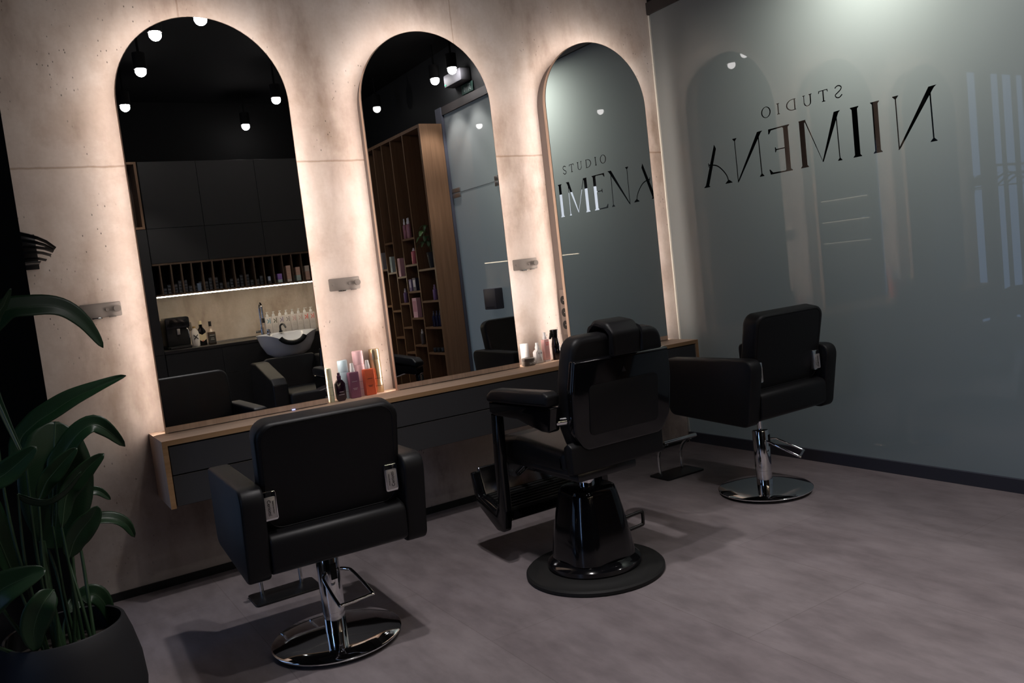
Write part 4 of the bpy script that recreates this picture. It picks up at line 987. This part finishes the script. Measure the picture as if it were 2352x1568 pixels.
t = thing('wash_chair', 'black padded wash chair in front of the porcelain basin', 'armchair', (1.93, -3.86, 0))
for s in (-1, 1):
    a, b = sorted((s * .24, s * .38))
    MB().prism(rpoly([(-.30, .10), (.42, .10), (.42, .52), (.36, .575), (-.10, .70), (-.30, .705)], [.01, .02, .03, .05, .05, .06], 5), a, b, 'X', .02, 3).build('armrest', M['leather'], t)
MB().box(-.2395, .2395, -.25, .46, .12, .43, .03, 3).build('seat', M['leather'], t)
mb = MB().prism(rrect(-.255, .255, 0, .32, .04), -.06, .06, 'Y', .02, 3)
bmesh.ops.transform(mb.bm, matrix=Matrix.Translation((0, -.22, .40)) @ Matrix.Rotation(math.radians(14), 4, 'X'), verts=mb.bm.verts[:])
mb.build('backrest', M['leather'], t)
MB().box(-.36, .36, -.28, .40, 0, .0995, .01).build('plinth', M['matte_black'], t)

# ------------------------------------------------------------------ tall product shelf beside the glass
XS = 3.176; XSB = 3.44
DY = [-3.225, -3.600, -3.893, -4.120, -4.340, -4.62]
t = thing('display_shelf', 'tall oak product shelf of staggered open compartments', 'shelf', (XS, -3.9, 0))
def sb(y0, y1, z0, z1, x0=XS, x1=XSB): return MB().box(x0 - XS, x1 - XS, y0 + 3.9, y1 + 3.9, z0, z1)
sb(-3.232, -3.200, .0, 2.765).build('side_panel', M['shelf_wood'], t, smooth=False)
sb(-4.655, -4.625, .0, 2.765).build('side_panel', M['shelf_wood'], t, smooth=False)
for y in DY[1:5]: sb(y - .010, y + .010, .02, 2.734, XS + .002, XSB - .012).build('divider', M['shelf_wood'], t, smooth=False)
sb(-4.6245, -3.2325, 2.735, 2.765).build('top_board', M['shelf_wood'], t, smooth=False)
sb(-4.6245, -3.2325, .0, .0195).build('bottom_board', M['shelf_wood'], t, smooth=False)
sb(-4.6245, -3.2325, .02, 2.7345, XSB - .011, XSB).build('back_board', M['shelf_wood'], t, smooth=False)
SHZ = [[1.411, 1.097, .835, .579], [1.739, 1.475, 1.205, .932, .653], [1.367, 1.090, .838, .573], [1.738, 1.424, 1.017, .732], [1.468, 1.073]]
for k, zs in enumerate(SHZ):
    y0 = DY[k + 1] + .011; y1 = DY[k] - (.0085 if k == 0 else .011)
    if k == 4: y0 = -4.624
    for z in zs: sb(y0, y1, z - .020, z, XS + .004, XSB - .012).build('shelf_board', M['shelf_wood'], t, smooth=False)
sbox('wall_shelf_back', M['matte_black'], 3.441, 3.47, -5.3, -3.30, 0, 2.915)
GS = 'hair products in the tall oak shelf'
def round_bottle(x, y, z, r, h, c, capc, label, cap=.28, name='hair_bottle'):
    t = thing(name, label, 'bottle', (x, y, z), 0, GS); zb = h * (1 - cap)
    MB().lathe([(0, 0), (r - .002, 0), (r, .003), (r, zb * .93), (r * .55, zb)], n=20).build('body', mat('bottle_tint', c, .25), t)
    MB().lathe([(r * .55, zb + .0005), (r * .55, zb + (h - zb) * .4), (r * .35, zb + (h - zb) * .5), (r * .33, h), (0, h)], n=16).build('pump_cap', mat('cap_tint', capc, .4), t)
def pack(x, y, z, w, d, h, c, label, pr=None):
    t = thing('product_box', label, 'box', (x, y, z), 0, GS)
    MB().box(-d / 2, d / 2, -w / 2, w / 2, 0, h, .001, 1).build('carton', mat('carton_tint', c, .5), t)
    MB().box(-d / 2 - .0006, -d / 2 - .0001, -w / 2 + .012, w / 2 - .012, h * .3, h * .85).build('print', mat('carton_print', pr or tuple(v * .7 for v in c), .5), t, smooth=False)
for k, (dy, lab) in enumerate(((-.075, 'left'), (-.03, 'middle'), (.015, 'right'))):
    round_bottle(3.212 + .012 * (k % 2), -3.858 + .052 * k, 1.7395, .020, .205, (.36, .16, .19), (.72, .70, .72), ['clear red spray bottle nearest the shelf divider, upper row', 'clear red spray bottle in the middle of the trio', 'clear red spray bottle at the open end of the trio'][k], .30, 'spray_bottle')
spb = round_bottle(3.222, -3.735, 1.4755, .030, .160, (.62, .16, .18), (.74, .6, .6), 'coral pink bottle on the second shelf board', .18)
t = thing('shelf_plant', 'small trailing plant in a black pot inside the oak shelf', 'plant', (3.262, -3.405, 1.4115))
MB().lathe([(0, 0), (.042, 0), (.060, .155), (.056, .155), (.050, .12), (0, .12)], n=32).build('pot', M['pot'], t)
for k in range(9):
    a = PI + .17 * (k - 4); r_ = .07 + .04 * (k % 3); hgt = .24 + .05 * (k % 4)
    P = smooth_path([(0, 0, .12), (.3 * r_ * math.cos(a), .3 * r_ * math.sin(a), hgt), (.75 * r_ * math.cos(a), .75 * r_ * math.sin(a), hgt + .02), (r_ * math.cos(a), r_ * math.sin(a), hgt - .03)], 4); N = len(P); rows = []
    for i, p in enumerate(P):
        q = max(0, (i / (N - 1) - .35) / .65); w_ = .026 * math.sin(PI * min(1, q * .9 + .02)) + .0012
        sd = Vector((-math.sin(a), math.cos(a), .2))
        rows.append([p - sd * w_, p + Vector((0, 0, -.004)), p + sd * w_])
    o = MB().quadgrid(rows).build('leaf', mat('pale_leaf', (.05, .10, .03), .4), t)
    md = o.modifiers.new('thickness', 'SOLIDIFY'); md.thickness = .001
pack(3.205, -4.25, 1.4245, .045, .045, .165, (.50, .62, .58), 'pale mint carton on the fourth column of the oak shelf')
pack(3.208, -4.05, 1.3675, .055, .05, .190, (.66, .38, .42), 'pink slim carton on the third column of the oak shelf')
pack(3.208, -4.48, 1.4685, .03, .045, .18, (.40, .38, .37), 'grey carton at the far end of the oak shelf')
pack(3.215, -3.838, 1.2055, .060, .06, .120, (.13, .09, .22), 'violet carton beside the dark navy carton', (.40, .36, .50))
pack(3.222, -3.757, 1.2055, .075, .06, .130, (.03, .03, .07), 'dark navy carton with a pale round mark', (.45, .42, .48))
round_bottle(3.212, -4.035, 1.0905, .024, .15, (.17, .11, .22), (.42, .38, .46), 'lilac bottle on the third column of the oak shelf')
round_bottle(3.212, -3.350, 1.0975, .024, .15, (.20, .12, .27), (.25, .16, .3), 'purple bottle on the first column of the oak shelf')
pack(3.210, -3.795, .9325, .100, .05, .20, (.68, .40, .46), 'large pink carton on the second column of the oak shelf', (.50, .22, .28))
for k in range(3):
    round_bottle(3.206 + .010 * k, -3.425 + .048 * k, .8355, .021, .155, (.015, .015, .045), (.05, .05, .09), ['navy spray bottle at the divider side of the trio', 'navy spray bottle in the middle of the trio', 'navy spray bottle at the open end of the trio'][k])
round_bottle(3.210, -3.745, .6535, .022, .155, (.10, .085, .08), (.55, .53, .52), 'brown bottle with white cap on a low board of the shelf')
for k in range(3):
    o = MB().lathe([(0, 0), (.028, 0), (.029, .003), (.029, .042), (.027, .045), (0, .045)], n=20).build('styling_jar', M['satin_black'], at=(3.215 + .01 * k, -3.485 + .064 * k, .5795))
    tag(o, ['black jar at the divider side of the low board', 'black jar in the middle of the low board', 'black jar at the open end of the low board'][k], 'jar', GS)

# ------------------------------------------------------------------ ceiling fittings
LP = [(.941, -1.668, 'downlight nearest the left mirror, at the top of its arch'), (.725, -2.033, 'downlight second from the left mirror'), (.757, -2.927, 'downlight third from the left mirror, over the walkway'), (.785, -4.087, 'downlight farthest from the left mirror, left row'), (2.024, -3.742, 'downlight over the wash chair'), (2.035, -4.893, 'downlight over the wash basin'), (3.246, -2.570, 'downlight close to the frosted glass, beside the emergency unit'), (3.262, -2.935, 'downlight close to the frosted glass, farther from the mirrors'), (3.161, -4.062, 'dim downlight in front of the tall oak shelf')]
ZL = 3.10
SPOT_W = 47.
for i, (x, y, l) in enumerate(LP):
    t = thing('downlight', l, 'lamp', (x, y, ZL), 0, 'black cylinder downlights')
    MB().lathe([(.041, .020), (.045, .014), (.047, .016), (.047, .135), (.012, .138), (.009, .142), (.009, ZCEIL - ZL), (0, ZCEIL - ZL)], n=32).build('housing', M['fixture'], t)
    n_ = 10
    MB().lathe([(.040 * math.sin(PI * k / n_ * .80), -.040 * math.cos(PI * k / n_ * .80)) for k in range(n_ + 1)] + [(0, .0335)], n=24).build('lens', M['lamp'] if i != 8 else mat('dim_lens', (.8, .8, .8), .4, emit=(1., .95, .9), es=2.), t)
    if i != 8:
        ld = bpy.data.lights.new('downlight_beam', 'SPOT'); ld.energy = SPOT_W * (1.9, 1., 1., .8, .32, .45, 1., 1., 0)[i]; ld.color = (1., .945, .93); ld.spot_size = math.radians(76); ld.spot_blend = .45; ld.shadow_soft_size = .04
        lo = bpy.data.objects.new('beam', ld); COL.objects.link(lo); lo.parent = t; lo.location = (0, 0, -.045)
t = thing('emergency_light', 'grey emergency light box with green dot on the ceiling', 'lamp', (3.385, -2.74, 3.02))
MB().box(-.055, .055, -.16, .16, 0, .11, .012).build('housing', mat('emergency_grey', (.09, .09, .10), .6, spec=.2), t)
MB().cyl((-.0555, -.13, .02), (-.060, -.13, .02), .008, 14).build('indicator_light', M['greenled'], t)
t = thing('exit_sign', 'small dark green exit sign with running figure and arrow', 'sign', (3.4415, -2.66, 2.925))
MB().box(-.012, 0, -.105, .105, 0, .085, .002).build('panel', mat('exit_green', (.004, .028, .020), .4), t)
ew = mat('exit_white', (.35, .42, .40), .5)
a = MB().box(-.0135, -.0122, -.052, -.046, .022, .065); a.prism([(-.062, .032), (-.036, .032), (-.049, .014)], -.0135, -.0122, 'X'); a.build('arrow', ew, t, smooth=False)
a = MB().box(-.0135, -.0122, .025, .030, .012, .072).box(-.0135, -.0122, .025, .070, .068, .073).box(-.0135, -.0122, .066, .071, .012, .040)
a.prism([(.040, .030), (.050, .058), (.058, .056), (.052, .036), (.064, .022), (.058, .018)], -.0135, -.0122, 'X').cyl((-.0128, .055, .063), (-.0138, .055, .063), .005, 12)
a.build('running_figure', ew, t, smooth=False)

# ------------------------------------------------------------------ world, camera, colour
wd = bpy.data.worlds.new('World'); SC.world = wd; wd.use_nodes = True
wd.node_tree.nodes['Background'].inputs[0].default_value = (.35, .45, .7, 1); wd.node_tree.nodes['Background'].inputs[1].default_value = .02
cd = bpy.data.cameras.new('camera'); cam = bpy.data.objects.new('camera', cd); COL.objects.link(cam)
F, YAW, PIT, ROLL = 1881.3163, .5524, -.0826, -.1141
fw = Vector((math.sin(YAW) * math.cos(PIT), math.cos(YAW) * math.cos(PIT), math.sin(PIT)))
r0 = Vector((math.cos(YAW), -math.sin(YAW), 0)); u0 = r0.cross(fw)
r_ = r0 * math.cos(ROLL) + u0 * math.sin(ROLL); u_ = -r0 * math.sin(ROLL) + u0 * math.cos(ROLL)
mt = Matrix((r_, u_, -fw)).transposed().to_4x4(); mt.translation = (-.4071, -4.0971, 1.2707)
cam.matrix_world = mt
cd.sensor_width = 36; cd.sensor_fit = 'HORIZONTAL'; cd.lens = F / 2352 * 36; cd.clip_start = .05; cd.clip_end = 60
SC.camera = cam
vs = SC.view_settings; vs.view_transform = 'Standard'; vs.look = 'None'; vs.exposure = 0.; vs.gamma = 1.; vs.use_curve_mapping = False
cy = SC.cycles
cy.use_denoising = True; cy.max_bounces = 10; cy.diffuse_bounces = 4; cy.glossy_bounces = 7; cy.transmission_bounces = 6; cy.transparent_max_bounces = 10
cy.caustics_reflective = False; cy.caustics_refractive = False; cy.sample_clamp_indirect = 4.; cy.blur_glossy = .4
